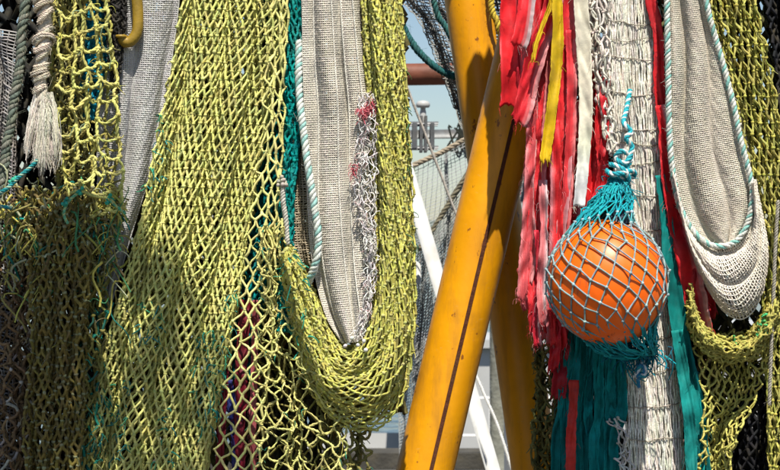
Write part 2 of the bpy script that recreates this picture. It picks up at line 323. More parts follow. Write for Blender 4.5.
# ------------------------------------------------------------------ steelwork
M_yel = mat('yellow_paint', col=(.80, .34, .003), vc=False, rough=.42, nscale=14, namp=.10, dscale=7, damp=.34, bump=.2, bscale=35, dist=.004, dirt=(.42, .15, .008), spec=.4)
wear(M_yel, (.20, .06, .012), 22, .625, .66, .9, (1, 1, .6), .9); wear(M_yel, (.36, .15, .012), 7, .48, .70, .6, (2.2, 2.2, .35), .7); wear(M_yel, (.62, .40, .12), 30, .64, .74, .5, (1, 1, 2.5))
M_stripe = mat('brown_stripe', col=(.09, .028, .012), vc=False, rough=.9, nscale=60, damp=.3, bump=.5, bscale=150)
def tubebeam(name, a, b, r, label, cat, stripe=None):
    t = thing(name, b, label, cat); g = G(); bar(g, a, b, r, (.6, .3, 0), 48, 14); g.build('tube', M_yel, t)
    d = nrm(b - a)
    # collar welds and a few bolts outside the frame keep it a real steel member
    for f in (.04, .96):
        g = G(); c = a + (b - a) * f; bar(g, c - d * .02, c + d * .02, r * 1.12, (.6, .3, 0), 40); g.build('flange', M_yel, t)
    if stripe is not None:
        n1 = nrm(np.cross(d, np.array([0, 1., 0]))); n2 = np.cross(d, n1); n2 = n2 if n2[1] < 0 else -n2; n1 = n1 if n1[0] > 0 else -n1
        dirv = n1 * math.sin(stripe) + n2 * math.cos(stripe); side = np.cross(d, dirv); g = G()
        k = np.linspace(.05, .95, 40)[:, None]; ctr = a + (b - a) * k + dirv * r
        P = np.stack([ctr - side * .0075 - dirv * .003, ctr - side * .006 + dirv * .003, ctr + side * .006 + dirv * .003, ctr + side * .0075 - dirv * .003], 1); g.grid(P, (.1, .03, .01)); g.build('dark_stripe', M_stripe, t, smooth=False)  # narrow dark brown strip, slightly raised, along the tube
    return t
Yb = .31
a0, b0 = W(536, 0, Yb), W(425, 470, Yb); dd = (b0 - a0); A = a0 - dd * .32; B = b0 + dd * .70
tubebeam('yellow_tube', A, B, .100, 'nearer thick yellow steel tube slanting down to the left, with a dark seam', 'steel tube', stripe=.16)
Yc = .72
a1, b1 = W(468, 0, Yc), W(535, 470, Yc); dd = (b1 - a1); A1 = a1 - dd * .3; B1 = b1 + dd * .65
tubebeam('yellow_tube', A1, B1, .088, 'thick yellow steel tube slanting down to the right, behind the nearer one', 'steel tube')
# overhead booms that the nets hang from (above the frame)
for (xa, xb, zz, lb) in ((-2.6, 2.3, 3.06, 'lower yellow boom overhead that the nets hang from'), (.25, 2.8, 3.80, 'higher yellow boom overhead carrying the red strips')):
    t = thing('net_boom', ((xa + xb) / 2, .16, zz), lb, 'boom'); g = G(); bar(g, (xa, .16, zz), (xb, .16, zz), .05, (.6, .3, 0), 24, 12); g.build('tube', M_yel, t)
    xx = xa if xa < 0 else xb; g = G(); bar(g, (xx * .99, .16, zz), (xx * .99, .3, 0.004), .05, (.6, .3, 0), 20); g.build('strut', M_yel, t)
# white pole
M_pole = mat('white_pole_paint', col=(.5, .5, .48), vc=False, rough=.45, nscale=12, namp=.10, damp=.5, dscale=9, bump=.05, bscale=60, dirt=(.32, .28, .22))
a2, b2 = W(398, 140, 3.0), W(493, 470, 3.0); dd = b2 - a2; t = thing('white_pole', b2 + dd * .8, 'slender white pole slanting behind the yellow tubes', 'pole')
g = G(); bar(g, a2 - dd * .55, b2 + dd * .85, 7.2 * PX * 1.5, (.8, .8, .8), 24); g.build('tube', M_pole, t); g = G(); c = W(413, 273, 2.95); bar(g, c - np.array([.0, .04, .03]), c + np.array([0, .04, .03]), .04, (.8, .8, .8), 16); g.build('fitting', M_pole, t)
# rusty boom
M_redpipe = mat('rusty_red_paint', col=(.17, .055, .03), vc=False, rough=.6, nscale=9, namp=.25, damp=.5, dscale=5, bump=.3, bscale=50, dirt=(.09, .04, .02))
t = thing('rusty_boom', W(330, 76, 3.8), 'rusty red horizontal boom crossing the sky behind the nets', 'boom'); a = W(250, 77, 3.8); b = W(700, 70, 3.8)
g = G(); bar(g, a, b, 11 * PX * 1.63, (.2, .05, .03), 28, 8); g.build('tube', M_redpipe, t); g = G(); bar(g, (b[0], 3.8, b[2]), (b[0], 3.8, 0), .09, (.2, .05, .03), 20); g.build('post', M_redpipe, t)
# mast arm with clamp and antenna
Ya = 4.2; k = (Ya + 6) / 6 * PX
t = thing('mast_arm', W(436, 150, Ya), 'grey steel mast arm with clamped flange plates and dangling cables', 'mast arm')
g = G(); bar(g, W(380, 135, Ya), W(520, 133, Ya), 4.6 * k, (.4, .4, .4), 20); g.build('tube', M_steel, t)
for (x0, x1, y0, y1) in ((412, 417, 124, 149), (419.5, 422.5, 117, 152), (424, 427, 117, 152), (430, 434, 124, 149)):
    g = G(); c0, c1 = W(x0, y1, Ya), W(x1, y0, Ya); boxg(g, c0[0], c1[0], Ya - .11, Ya + .11, c0[2], c1[2], (.4, .4, .4)); g.build('flange_plate', M_steel, t, smooth=False)
for y in (124, 148):
    for dy in (-.09, .09): g = G(); a = W(404, y, Ya); b = W(438, y, Ya); a[1] += dy; b[1] += dy; bar(g, a, b, 1.5 * k, (.4, .4, .4), 8); g.build('bolt', M_steel, t)
a, b = W(520, 133, Ya), W(520, 133, Ya); b[2] = 0; g = G(); bar(g, a + np.array([0, 0, 1.2]), b, .09, (.4, .4, .4), 20); g.build('mast', M_steel, t)
g = G()
for q in range(9): x0 = 452 + q * 1.7; rope(g, wp([(x0, 128), (x0 + rng.uniform(-5, 5), 118 + rng.uniform(-6, 30)), (x0 + rng.uniform(-8, 8), 150 + rng.uniform(-6, 14)), (x0 + 12, 138)], Ya - .1), .006, [(.02, .025, .02)], n=30)
M_blk = mat('black_rubber', rough=.7, namp=.2, damp=.2, bump=0); stuff(g.build('cable_tangle', M_blk, t))
t = thing('antenna', W(423, 122, Ya), 'white mushroom-shaped antenna standing on the mast arm', 'antenna')
def lathe(g, c, prof, col, n=24):
    a = np.linspace(0, 2 * math.pi, n + 1); pr = np.array(prof, float)
    g.grid(np.stack([c[0] + np.outer(pr[:, 0], np.cos(a)), c[1] + np.outer(pr[:, 0], np.sin(a)), c[2] + np.repeat(pr[:, 1][:, None], n + 1, 1)], -1), col)
c = W(423, 122, Ya); g = G(); lathe(g, c, np.array([(3.2, 0), (3.2, 10), (2.6, 12), (2.6, 15)]) * k, (.8, .8, .8)); g.build('stem', M_white, t)
g = G(); lathe(g, c, np.array([(0, 14), (6, 14.5), (7, 16), (7, 18.5), (5.5, 20.5), (2, 21.5), (0, 21.6)]) * k, (.8, .8, .8)); g.build('dome', M_white, t)
# rigging lines
M_line = mat('rigging_line', rough=.8, namp=.2, damp=.2, bump=0)
def line(path, Y, r, col, label, cat='line'):
    g = G(); rope(g, wp(path, Y), r, [col, tuple(np.array(col) * .75)], pitch=r * 6, n=160); return tag(g.build('rigging_line', M_line), label, cat)
line([(380, 0), (404, 78), (436, 162), (470, 250), (500, 330)], 2.6, .007, (.42, .38, .33), 'thin grey-brown line running down past the antenna')
line([(392, 176), (412, 166), (440, 153), (468, 138), (520, 112)], 3.25, .0135, (.34, .28, .2), 'tan rope rising along the upper edge of the grey net')
line([(418, 250), (436, 225), (452, 198), (470, 170), (500, 120)], 3.15, .013, (.17, .15, .1), 'dark brown rope crossing the grey net behind the tubes')
# ------------------------------------------------------------------ background nets
S = Band([(392, 176), (396, 260), (398, 380), (400, 500)], [(525, 110), (520, 200), (480, 300), (440, 400), (425, 500)], 3.3, pl=3, amp=.03, seed=4)
net('grey_net_curtain', 'pale grey fine net stretched behind the white pole, under the tan rope', S, 58, 108, .002, (.42, .44, .45), M_fine, layers=1, fine=True, jit=.0012)
S = Band([(418, 250), (414, 330), (410, 420), (405, 500)], [(525, 100), (520, 200), (482, 300), (445, 400), (428, 500)], 3.2, pl=5, amp=.05, seed=7)
net('grey_net_curtain', 'darker bunched grey net below the dark brown rope behind the tubes', S, 50, 86, .0033, (.30, .31, .30), M_fine, layers=1, fine=True, jit=.0015)
S = Band([(330, TOP), (402, 0), (418, 20), (440, 70), (466, 140), (480, 175)], [(500, TOP), (506, 0), (508, 60), (510, 110), (512, 150), (514, 190)], 1.35, pl=4, amp=.05, seed=9)
net('grey_net_drape', 'dark grey fine net draped diagonally above the rusty boom', S, 46, 92, .0026, (.36, .355, .34), M_fine, layers=2, back=.035, fine=True, jit=.002)
g = G(); rope(g, wp([(376, TOP), (393, -8), (401, 22), (417, 50), (440, 70), (462, 78), (500, 84)], 1.3), .0145, [(.02, .12, .12), (.015, .09, .10)], pitch=.05); tag(g.build('teal_rope', M_fibre), 'dark teal rope drooping across the sky to the rear yellow tube', 'rope')
g = G(); rope(g, wp([(424, TOP), (434, 0), (446, 28), (462, 52), (490, 70)], 1.22), .012, [(.03, .13, .12), (.02, .09, .09)], pitch=.05); tag(g.build('teal_rope', M_fibre), 'teal rope lying on the dark grey net beside the rear tube', 'rope')
g = G(); rope(g, wp([(486, TOP), (491, 0), (497, 22), (503, 44), (510, 80)], .62), .012, [(.6, .45, .05), (.5, .36, .04)], pitch=.045); tag(g.build('yellow_rope', M_fibre), 'bright yellow rope between the two yellow tubes at the top', 'rope')
S = Band([(478, TOP), (484, 0), (489, 40), (494, 75)], [(515, TOP), (515, 0), (514, 40), (512, 80)], .7, pl=2, amp=.02, seed=31)
net('blue_grey_net', 'small blue-grey net patch between the yellow tubes at the top', S, 16, 60, .0026, (.22, .30, .36), M_fine, layers=2, back=.03, fine=True)
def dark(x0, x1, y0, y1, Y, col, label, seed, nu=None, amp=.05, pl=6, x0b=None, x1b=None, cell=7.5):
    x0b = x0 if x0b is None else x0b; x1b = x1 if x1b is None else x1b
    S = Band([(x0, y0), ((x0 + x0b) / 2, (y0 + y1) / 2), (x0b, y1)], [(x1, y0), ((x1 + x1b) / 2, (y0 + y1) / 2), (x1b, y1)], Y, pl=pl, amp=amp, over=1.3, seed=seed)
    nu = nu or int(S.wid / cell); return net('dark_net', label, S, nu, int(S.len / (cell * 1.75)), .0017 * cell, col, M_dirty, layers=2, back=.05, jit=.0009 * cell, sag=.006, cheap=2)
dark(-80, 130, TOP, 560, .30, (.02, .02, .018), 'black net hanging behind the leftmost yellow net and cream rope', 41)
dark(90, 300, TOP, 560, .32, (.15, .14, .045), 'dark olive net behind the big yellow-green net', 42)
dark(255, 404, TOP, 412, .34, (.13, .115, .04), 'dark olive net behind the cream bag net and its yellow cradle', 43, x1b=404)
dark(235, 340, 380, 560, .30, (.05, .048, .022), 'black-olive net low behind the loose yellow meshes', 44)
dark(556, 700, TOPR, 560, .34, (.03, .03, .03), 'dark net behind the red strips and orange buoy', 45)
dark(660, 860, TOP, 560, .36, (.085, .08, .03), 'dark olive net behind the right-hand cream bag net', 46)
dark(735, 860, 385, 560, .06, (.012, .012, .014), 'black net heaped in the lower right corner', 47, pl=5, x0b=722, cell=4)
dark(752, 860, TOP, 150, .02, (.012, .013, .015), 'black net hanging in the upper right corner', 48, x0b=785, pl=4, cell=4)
# pale glimpse behind lower-left
S = Band([(-60, 20), (-20, 60), (-30, 150), (-40, 300), (-40, 560)], [(26, 34), (20, 66), (16, 150), (14, 300), (16, 560)], .16, pl=2, amp=.03, seed=52)
net('pale_net', 'pale grey fine net peeping out at the left edge behind the fuzzy rope', S, 22, 150, .003, (.36, .34, .33), M_fine, layers=1, fine=True)
# ------------------------------------------------------------------ unseen sheet added off-frame to shade the lower left
M_blocker = mat('shade_canvas', col=(.16, .15, .12), vc=False, rough=.9, nscale=12, bump=.3, bscale=200)
sh = []
def shadow_pt(x, y, d): p = W(x, y, 0.); t_ = d; return p + np.array([SUN.x, SUN.y, SUN.z]) / -SUN.y * t_
poly_top = [(-160, 300), (-40, 272), (20, 305), (62, 272), (100, 268), (118, 236), (140, 240), (172, 288), (200, 335), (226, 385), (250, 440), (262, 520)]
poly_bot = [(x, 640) for x, _ in poly_top]
d_ = 2.2; At = np.array([shadow_pt(x, y, d_) for x, y in poly_top]); Bt = np.array([shadow_pt(x, y, d_) for x, y in poly_bot])
At = spl(At, 60); Bt = spl(Bt, 60); vv = np.linspace(0, 1, 16)[None, :, None]; P = At[:, None] * (1 - vv) + Bt[:, None] * vv
P[..., 1] += .04 * np.sin(np.arange(60) * .9)[:, None] * (.3 + np.linspace(0, 1, 16))[None]
g = G(); g.grid(P, (.16, .15, .12)); hole = sn(np.arange(59)[:, None] * .55, np.arange(15)[None] * .9, 17) + .5 * sn(np.arange(59)[:, None] * 1.7, np.arange(15)[None] * 2.1, 18)
keep = ~((hole > .42) & (np.arange(59)[:, None] > 26)); g.q[0] = g.q[0][keep.ravel()]
o = tag(g.build('shade_blocker', M_blocker), 'unseen torn sheet added above the view to shade the lower left', 'shade_canvas'); md = o.modifiers.new('s', 'SOLIDIFY'); md.thickness = .004
sz = At[0][2] - .28; sy = At[0][1] + .03
spx = thing('blocker_spar', (At[0][0] - .25, sy, 0), 'unseen pole added to carry the shading sheet above the view', 'shade_spar'); g = G(); bar(g, (At[0][0] - .3, sy, sz), (shadow_pt(90, 400, d_)[0], sy, sz), .028, (.3, .2, .1), 16); g.build('pole', M_post, spx)
g = G(); bar(g, (At[0][0] - .25, sy, sz), (At[0][0] - .25, sy, 0.004), .035, (.3, .2, .1), 14); g.build('upright', M_post, spx)
# ==================================================================
# LEFT CLUSTER
# ==================================================================
# fuzzy grey-green rope
t = thing('fuzzy_rope', W(6, 160, -.05), 'fuzzy grey-green rope hanging at the far left beside the cream rope', 'rope')
g = G(); pth = wp([(26, TOP), (25, 0), (22, 33), (19, 70), (14, 98), (11, 125), (6, 150), (2, 190), (-4, 240)], -.05)
rope(g, pth, .0165, [(.17, .19, .14), (.12, .15, .12), (.2, .2, .16)], pitch=.06, wob=.003); g.build('strands', M_fibre, t)
g = G(); tufts(g, spl(pth, 200), 900, .022, .0011, [(.18, .2, .15), (.1, .16, .13), (.25, .22, .15)], sides=3); stuff(g.build('fuzz', M_fibre, t))
# cream rope, whipped and frayed
t = thing('frayed_cream_rope', W(44, 165, -.14), 'thick cream rope wound in lumps, its end frayed to a tassel', 'rope')
cp = wp([(43, TOP), (44, 0), (46, 20), (43, 48), (40, 80), (43, 108)], -.14)
g = G(); rope(g, cp, .020, [(.66, .58, .45), (.56, .49, .37), (.68, .6, .48)], pitch=.07); g.build('core', M_fibre, t)
g = G(); ctr = spl(cp, 60)[18:]
for q in range(27):
    f = q / 29; c = ctr[int(f * (len(ctr) - 1))]; rr = (.013 if q < 5 else .020) + .007 * math.sin(q * .9) + .004 * rng.normal(); a = np.linspace(0, 2 * math.pi, 22); ti = .55 + .3 * rng.normal(); t2 = rng.uniform(-.5, .5)
    ring = c + np.stack([np.cos(a) * rr, np.sin(a) * rr, np.cos(a) * rr * ti + np.sin(a) * rr * t2], 1) + rng.normal(size=3) * .003
    for e in range(2): rope(g, ring + np.array([0, 0, .007 * e]), .0055 * rng.uniform(.8, 1.3), [var((.66, .58, .45), 1)[0], var((.56, .48, .36), 1)[0]], pitch=.02, n=44, sides=4)
g.build('whipping', M_fibre, t)
g = G(); nl = 34; tt = np.linspace(0, 1, 8)[:, None]
for q in range(nl):
    n = 44; zx = rng.normal(); zy = rng.normal(); le = rng.uniform(26, 66); o = W(44 + zx * 3.5 + rng.normal(0, 1.2, n), 100 + rng.uniform(-8, 6, n), -.14 + zy * .012 + rng.normal(0, .003, n))
    e = W(42 + zx * 7 + rng.normal(0, 1 + rng.exponential(1.6), n), 100 + le + rng.normal(0, 5, n), -.15 + zy * .014 + rng.normal(0, .008, n)); c1 = rng.normal(size=3) * .007; c2 = rng.normal(size=3) * .005
    Q = o[:, None] * (1 - tt) + e[:, None] * tt + c1 * np.sin(tt * 3.14) + c2 * np.sin(tt * 6.28) + rng.normal(size=(n, 1, 3)) * .003 * np.sin(tt * 3.1) + rng.normal(size=(n, 8, 3)) * .0009
    g.tubes(Q, .0010 * np.linspace(1, .6, 8)[None], var(var((.86, .79, .66), 1, .12)[0], n, .15), 3)
stuff(g.build('tassel', M_fibre, t))
# big-mesh yellow net
def wavy(S, a, sd): return lambda u, v: S(u, v) + np.stack([a * .7 * sn(np.asarray(v) * 14, np.asarray(u) * 9, sd), a * sn(np.asarray(v) * 10, np.asarray(u) * 12, sd + 1), a * sn(np.asarray(u) * 9 + 2 * np.asarray(v), np.asarray(v) * 16, sd + 2)], -1)
t = thing('wide_mesh_net', W(85, 230, -.1), 'yellow net of wide square meshes at the far left, beside the frayed cream rope', 'net')
def wide(g, S, nu, nv, r, col, jit):
    i = np.arange(nu + 1); j = np.arange(nv + 1); I, J = np.meshgrid(i, j, indexing='ij'); P = S(I / nu, J / nv) + rng.normal(size=(nu + 1, nv + 1, 3)) * jit
    seg = np.concatenate([np.stack([P[:, :-1].reshape(-1, 3), P[:, 1:].reshape(-1, 3)], 1), np.stack([P[:-1].reshape(-1, 3), P[1:].reshape(-1, 3)], 1)]); seg = seg[rng.random(len(seg)) > .05]
    tt = np.linspace(0, 1, 10)[:, None]; Q = seg[:, :1] * (1 - tt) + seg[:, 1:] * tt
    hor = np.abs(seg[:, 1, 0] - seg[:, 0, 0]) > np.abs(seg[:, 1, 2] - seg[:, 0, 2])
    Q += np.sin(tt * math.pi) * (np.where(hor, rng.uniform(.1, .38, len(seg)), 0) * np.linalg.norm(seg[:, 1] - seg[:, 0], axis=1))[:, None, None] * np.array([0, -.3, -1])
    Q += np.sin(tt * math.pi) * rng.normal(size=(len(seg), 1, 3)) * .004; Q += np.sin(tt * 2 * math.pi) * rng.normal(size=(len(seg), 1, 3)) * .002
    g.ply(Q, r * rng.uniform(.85, 1.2, (len(seg), 1)), var(col, len(seg), .2), 1.8, 5); g.blobs(P, r * 1.55, var(np.array(col) * .95, P.size // 3), (1.2, 1, 1)); return P
g = G(); S = wavy(Band([(56, TOP), (60, 0), (58, 60), (60, 120), (66, 180), (74, 222)], [(100, TOP), (104, 0), (110, 50), (118, 110), (119, 170), (120, 205)], -.10, pl=1, amp=.02, over=.3, bulge=.03, seed=61), .012, 3)
Pn = wide(g, S, 4, 17, .0056, (.58, .55, .17), .005)
S2 = wavy(Band([(50, TOP), (52, 0), (56, 120), (60, 222)], [(98, TOP), (108, 0), (116, 110), (118, 215)], -.03, pl=1.5, amp=.02, over=.5, seed=62), .014, 8); wide(g, S2, 5, 19, .005, (.34, .30, .08), .006); g.build('netting', M_twine, t)
g = G(); tufts(g, Pn, 260, .03, .0018, [YEL, YGR, (.3, .28, .1), (.2, .3, .2)]); stuff(g.build('loose_twine_ends', M_fibre, t))
# olive twine thicket between cream rope and wide mesh
S = Band([(46, TOP), (50, 0), (50, 80), (54, 150), (56, 235)], [(80, TOP), (82, 0), (82, 80), (88, 150), (96, 235)], .0, pl=3, amp=.03, seed=64)
net('olive_net', 'bunched olive net behind the cream rope and wide yellow meshes', S, 10, 46, .0042, (.26, .24, .09), M_dirty, layers=2, jit=.006, sag=.006, alt=(.5, .45, .15), altp=.2, tuft=[(None, 400, .03, .0016, [(.3, .27, .1), (.4, .38, .2), (.14, .12, .06)])])
# turquoise net bits
S = Band([(78, TOP), (80, 0), (82, 40), (76, 80), (72, 112)], [(100, TOP), (102, 0), (106, 40), (102, 80), (92, 118)], .03, pl=2.5, amp=.02, seed=66)
net('turquoise_net', 'bright turquoise net bunched behind the wide yellow meshes', S, 9, 34, .0075, (.01, .27, .40), M_twine, layers=2, back=.03, jit=.003, sides=4, K=3)
# black strip net and amber hose hook
S = Band([(92, TOP), (104, 0), (108, 40), (112, 88)], [(126, TOP), (126, 0), (124, 40), (118, 92)], .0, pl=2, amp=.015, seed=68)
net('black_net', 'narrow black net strip between the wide yellow meshes and the grey sheet', S, 10, 70, .0042, (.03, .028, .025), M_dirty, layers=1, jit=.002, cheap=True)
M_amber = mat('amber_hose', col=(.30, .19, .02), vc=False, rough=.5, nscale=30, namp=.3, damp=.5, dscale=15, bump=.3, bscale=90, dirt=(.12, .08, .02), spec=.4)
t = thing('amber_hose', W(130, 46, -.015), 'amber hose end curled like a hook at the top left', 'hose'); g = G(); hp = spl(wp([(128, TOP), (133, -40), (137, 0), (138, 18), (137, 32), (131, 41), (125, 42), (121, 36)], -.005), 60)
g.tubes(hp, (np.r_[np.full(56, .0185), .019, .0195, .019, .012])[None], (.3, .2, .02), 16); g.build('tube', M_amber, t); g = G(); q_ = W(121, 36, -.015); lathe(g, q_, np.array([(.002, .004), (.017, .003), (.019, -.004), (.012, -.008)]), (.1, .07, .02)); g.build('end_cap', M_amber, t)
# frayed border tangle
t = thing('twine_tangle', W(60, 240, -.13), 'frayed tangle of green, teal and yellow twine under the wide yellow meshes', 'twine tangle')
g = G(); n = 520; x = rng.uniform(2, 122, n); y = 200 + rng.normal(0, 14, n) + rng.exponential(22, n); o = W(x, y, -.085 + rng.normal(0, .022, n)); tt = np.linspace(0, 1, 8)[:, None]; ln = rng.uniform(.03, .09, (n, 1, 1))
d1 = nrm(rng.normal(size=(n, 3)) * np.array([1, .5, .5]))[:, None]; d2 = nrm(rng.normal(size=(n, 3)))[:, None]
Q = o[:, None] + d1 * (tt - .5) * ln + d2 * np.sin(tt * 5) * ln * .3 + np.array([0, 0, -1.]) * tt ** 1.5 * ln * 1.1
pal = np.array([YEL, YEL, YGR, (.3, .26, .08), (.3, .26, .08), (.16, .12, .05), (.01, .25, .20), (.08, .30, .12), (.4, .42, .26)]); g.tubes(Q, rng.uniform(.0014, .0042, (n, 1)), pal[rng.integers(0, len(pal), n)] * rng.uniform(.7, 1.2, (n, 1)), 5); stuff(g.build('twine', M_fibre, t))
for (p0, r_) in (([(-6, 196), (8, 188), (18, 178), (30, 168), (38, 160)], .007), ([(-6, 206), (6, 207), (12, 208)], .006)): g = G(); rope(g, wp(p0, -.17), r_, [(.02, .27, .28), (.30, .45, .33)], pitch=.03); g.build('teal_cord', M_fibre, t)
g = G()
for (x, y) in ((80, 191), (109, 199), (66, 203), (14, 180)): g.blobs(W(x + rng.normal(0, 2, 6), y + rng.normal(0, 2, 6), -.165 + rng.normal(0, .006, 6)), .008, var((.04, .36, .24), 6))
stuff(g.build('cord_knots', M_fibre, t))
for (pp, r_, cl) in (([(70, 193), (80, 191), (94, 196), (109, 199), (118, 208)], .0048, [(.56, .52, .15), (.45, .46, .13)]), ([(80, 191), (68, 202), (64, 214), (68, 224)], .005, [(.16, .44, .24), (.44, .5, .2)]), ([(109, 199), (116, 206), (126, 214)], .0045, [(.1, .4, .22), (.44, .5, .2)])):
    g = G(); rope(g, wp(pp, -.165), r_, cl, pitch=.02); g.build('knotted_cord', M_fibre, t)
# lower left dark net
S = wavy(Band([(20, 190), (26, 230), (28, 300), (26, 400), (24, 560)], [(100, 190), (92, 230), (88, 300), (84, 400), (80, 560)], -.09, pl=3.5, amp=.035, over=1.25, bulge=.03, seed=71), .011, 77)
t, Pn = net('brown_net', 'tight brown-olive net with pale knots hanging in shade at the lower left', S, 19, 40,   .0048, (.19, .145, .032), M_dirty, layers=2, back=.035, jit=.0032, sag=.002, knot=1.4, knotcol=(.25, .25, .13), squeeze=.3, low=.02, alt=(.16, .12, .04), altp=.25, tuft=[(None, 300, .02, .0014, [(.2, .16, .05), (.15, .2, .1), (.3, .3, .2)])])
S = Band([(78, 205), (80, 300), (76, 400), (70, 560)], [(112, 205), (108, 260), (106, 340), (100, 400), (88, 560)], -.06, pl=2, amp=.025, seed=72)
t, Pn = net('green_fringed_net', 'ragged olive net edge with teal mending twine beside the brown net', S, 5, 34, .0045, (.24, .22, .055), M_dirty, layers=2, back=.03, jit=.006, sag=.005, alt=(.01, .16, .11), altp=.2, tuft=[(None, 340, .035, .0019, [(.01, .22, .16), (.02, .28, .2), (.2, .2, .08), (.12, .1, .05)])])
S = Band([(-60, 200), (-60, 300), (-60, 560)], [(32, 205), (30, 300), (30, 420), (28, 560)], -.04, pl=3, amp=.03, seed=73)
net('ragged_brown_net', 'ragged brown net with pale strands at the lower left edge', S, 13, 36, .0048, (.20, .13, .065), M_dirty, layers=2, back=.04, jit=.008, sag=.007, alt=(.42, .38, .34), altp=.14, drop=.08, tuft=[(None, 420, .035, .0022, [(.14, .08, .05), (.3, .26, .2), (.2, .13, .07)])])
# grey sheet
S = Band([(88, TOP), (92, 0), (96, 100), (98, 200), (99, 270), (101, 318)], [(186, TOP), (179, 0), (173, 50), (165, 105), (150, 172), (131, 236), (106, 322)], .03, pl=2.6, amp=.012, over=.6, seed=75, rough=.002)
net('grey_sheet_net', 'grey fine-mesh net sheet hanging in folds beside the big yellow-green net', S, 50, 200, .0031, (.60, .59, .57), M_fine, layers=1, fine=True, jit=.0003)
# ------------------------------------------------------------------ big yellow-green net
S = Band([(184, TOP), (180, 0), (172, 60), (161, 120), (145, 200), (126, 270), (107, 340), (92, 410), (72, 560)], [(296, TOP), (290, 0), (281, 60), (268, 120), (256, 180), (247, 240), (236, 310), (220, 390), (190, 560)], .0, pl=3.4, amp=.05, over=1.4, bulge=.03, seed=81)
g = G(); Pn = diamond(g, S, 34, 74, .0039, (.66, .635, .20), jit=.0018, sag=.0014, knot=1.7, alt=(.50, .52, .18), altp=.15, low=.012, squeeze=.08)
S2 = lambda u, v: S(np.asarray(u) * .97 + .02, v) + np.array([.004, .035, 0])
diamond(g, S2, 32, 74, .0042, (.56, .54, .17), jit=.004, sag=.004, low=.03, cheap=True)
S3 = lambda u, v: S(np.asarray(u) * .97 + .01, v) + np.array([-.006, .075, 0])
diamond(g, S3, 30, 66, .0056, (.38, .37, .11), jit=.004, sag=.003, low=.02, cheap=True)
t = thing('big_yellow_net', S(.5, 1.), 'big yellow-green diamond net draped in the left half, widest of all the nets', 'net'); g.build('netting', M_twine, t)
g = G(); tufts(g, Pn, 400, .018, .0013, [YEL, YGR, (.5, .5, .2)]); tufts(g, Pn, 2200, .013, .0006, [(.68, .63, .3), (.5, .5, .2)], K=3, sides=3); tufts(g, near(Pn, [(140, 300, 165, 350), (95, 380, 130, 470), (195, 330, 240, 440), (155, 405, 175, 470), (145, 100, 165, 200), (225, 290, 245, 420)]), 420, .03, .0027, [(.02, .24, .17), (.05, .3, .15), (.02, .2, .2)])
stuff(g.build('loose_twine_ends', M_fibre, t))
# single-layer strip at its right border
S = Band([(270, TOP), (268, 0), (266, 60), (262, 130), (252, 200), (242, 280), (230, 350), (218, 420), (200, 560)], [(290, TOP), (288, 0), (286, 60), (283, 120), (280, 200), (276, 280), (272, 350), (264, 420), (258, 560)], -.055, pl=.5, amp=.008, over=.3, seed=83)
net('open_net_strip', 'open single layer of pale yellow diamonds in front of the dark red strips', S, 3, 60, .0040, (.70, .66, .24), jit=.0035, sag=.003, knot=1.35, low=.02, tuft=[(None, 80, .02, .0014, [YEL, (.1, .3, .15)])])
# teal nets
S = Band([(288, TOP), (287, 0), (286, 60), (283, 130), (278, 200), (276, 260), (278, 330)], [(306, TOP), (305, 0), (304, 60), (300, 130), (294, 190), (292, 250), (292, 330)], -.01, pl=2, amp=.018, seed=85)
net('teal_net', 'tight teal net hanging right beside the cream bag net', S, 9, 66, .0046, (.0, .235, .215), layers=2, back=.03, jit=.002, knot=1.3, tuft=[(near(S(np.linspace(.1, .9, 9)[:, None], np.linspace(0, 1, 60)[None]), [(270, 220, 300, 330)]), 170, .03, .003, [(.01, .26, .2), (.02, .33, .25), (.0, .2, .22)])])
S = Band([(252, TOP), (252, 60), (248, 140), (240, 220), (232, 300), (225, 380)], [(284, TOP), (284, 60), (280, 140), (272, 220), (264, 300), (252, 380)], .10, pl=2.5, amp=.02, seed=86)
net('teal_net', 'dark teal net glimpsed behind the open yellow diamond strip', S, 10, 70, .0044, (.0, .17, .17), layers=2, back=.03, jit=.002, knot=1.3)
t = thing('short_pale_rope', W(287, 240, -.08), 'short pale rope end with a knob beside the teal net', 'rope'); g = G(); rope(g, wp([(283, 184), (283, 200), (286, 220), (288, 245)], -.08), .0085, [(.45, .43, .36), (.55, .52, .45)], pitch=.03); g.build('strands', M_fibre, t)
g = G(); g.blobs(W(283 + rng.normal(0, 2, 14), 182 + rng.normal(0, 2, 14), -.085 + rng.normal(0, .005, 14)), .008, var((.5, .46, .38), 14)); g.build('knob', M_fibre, t)
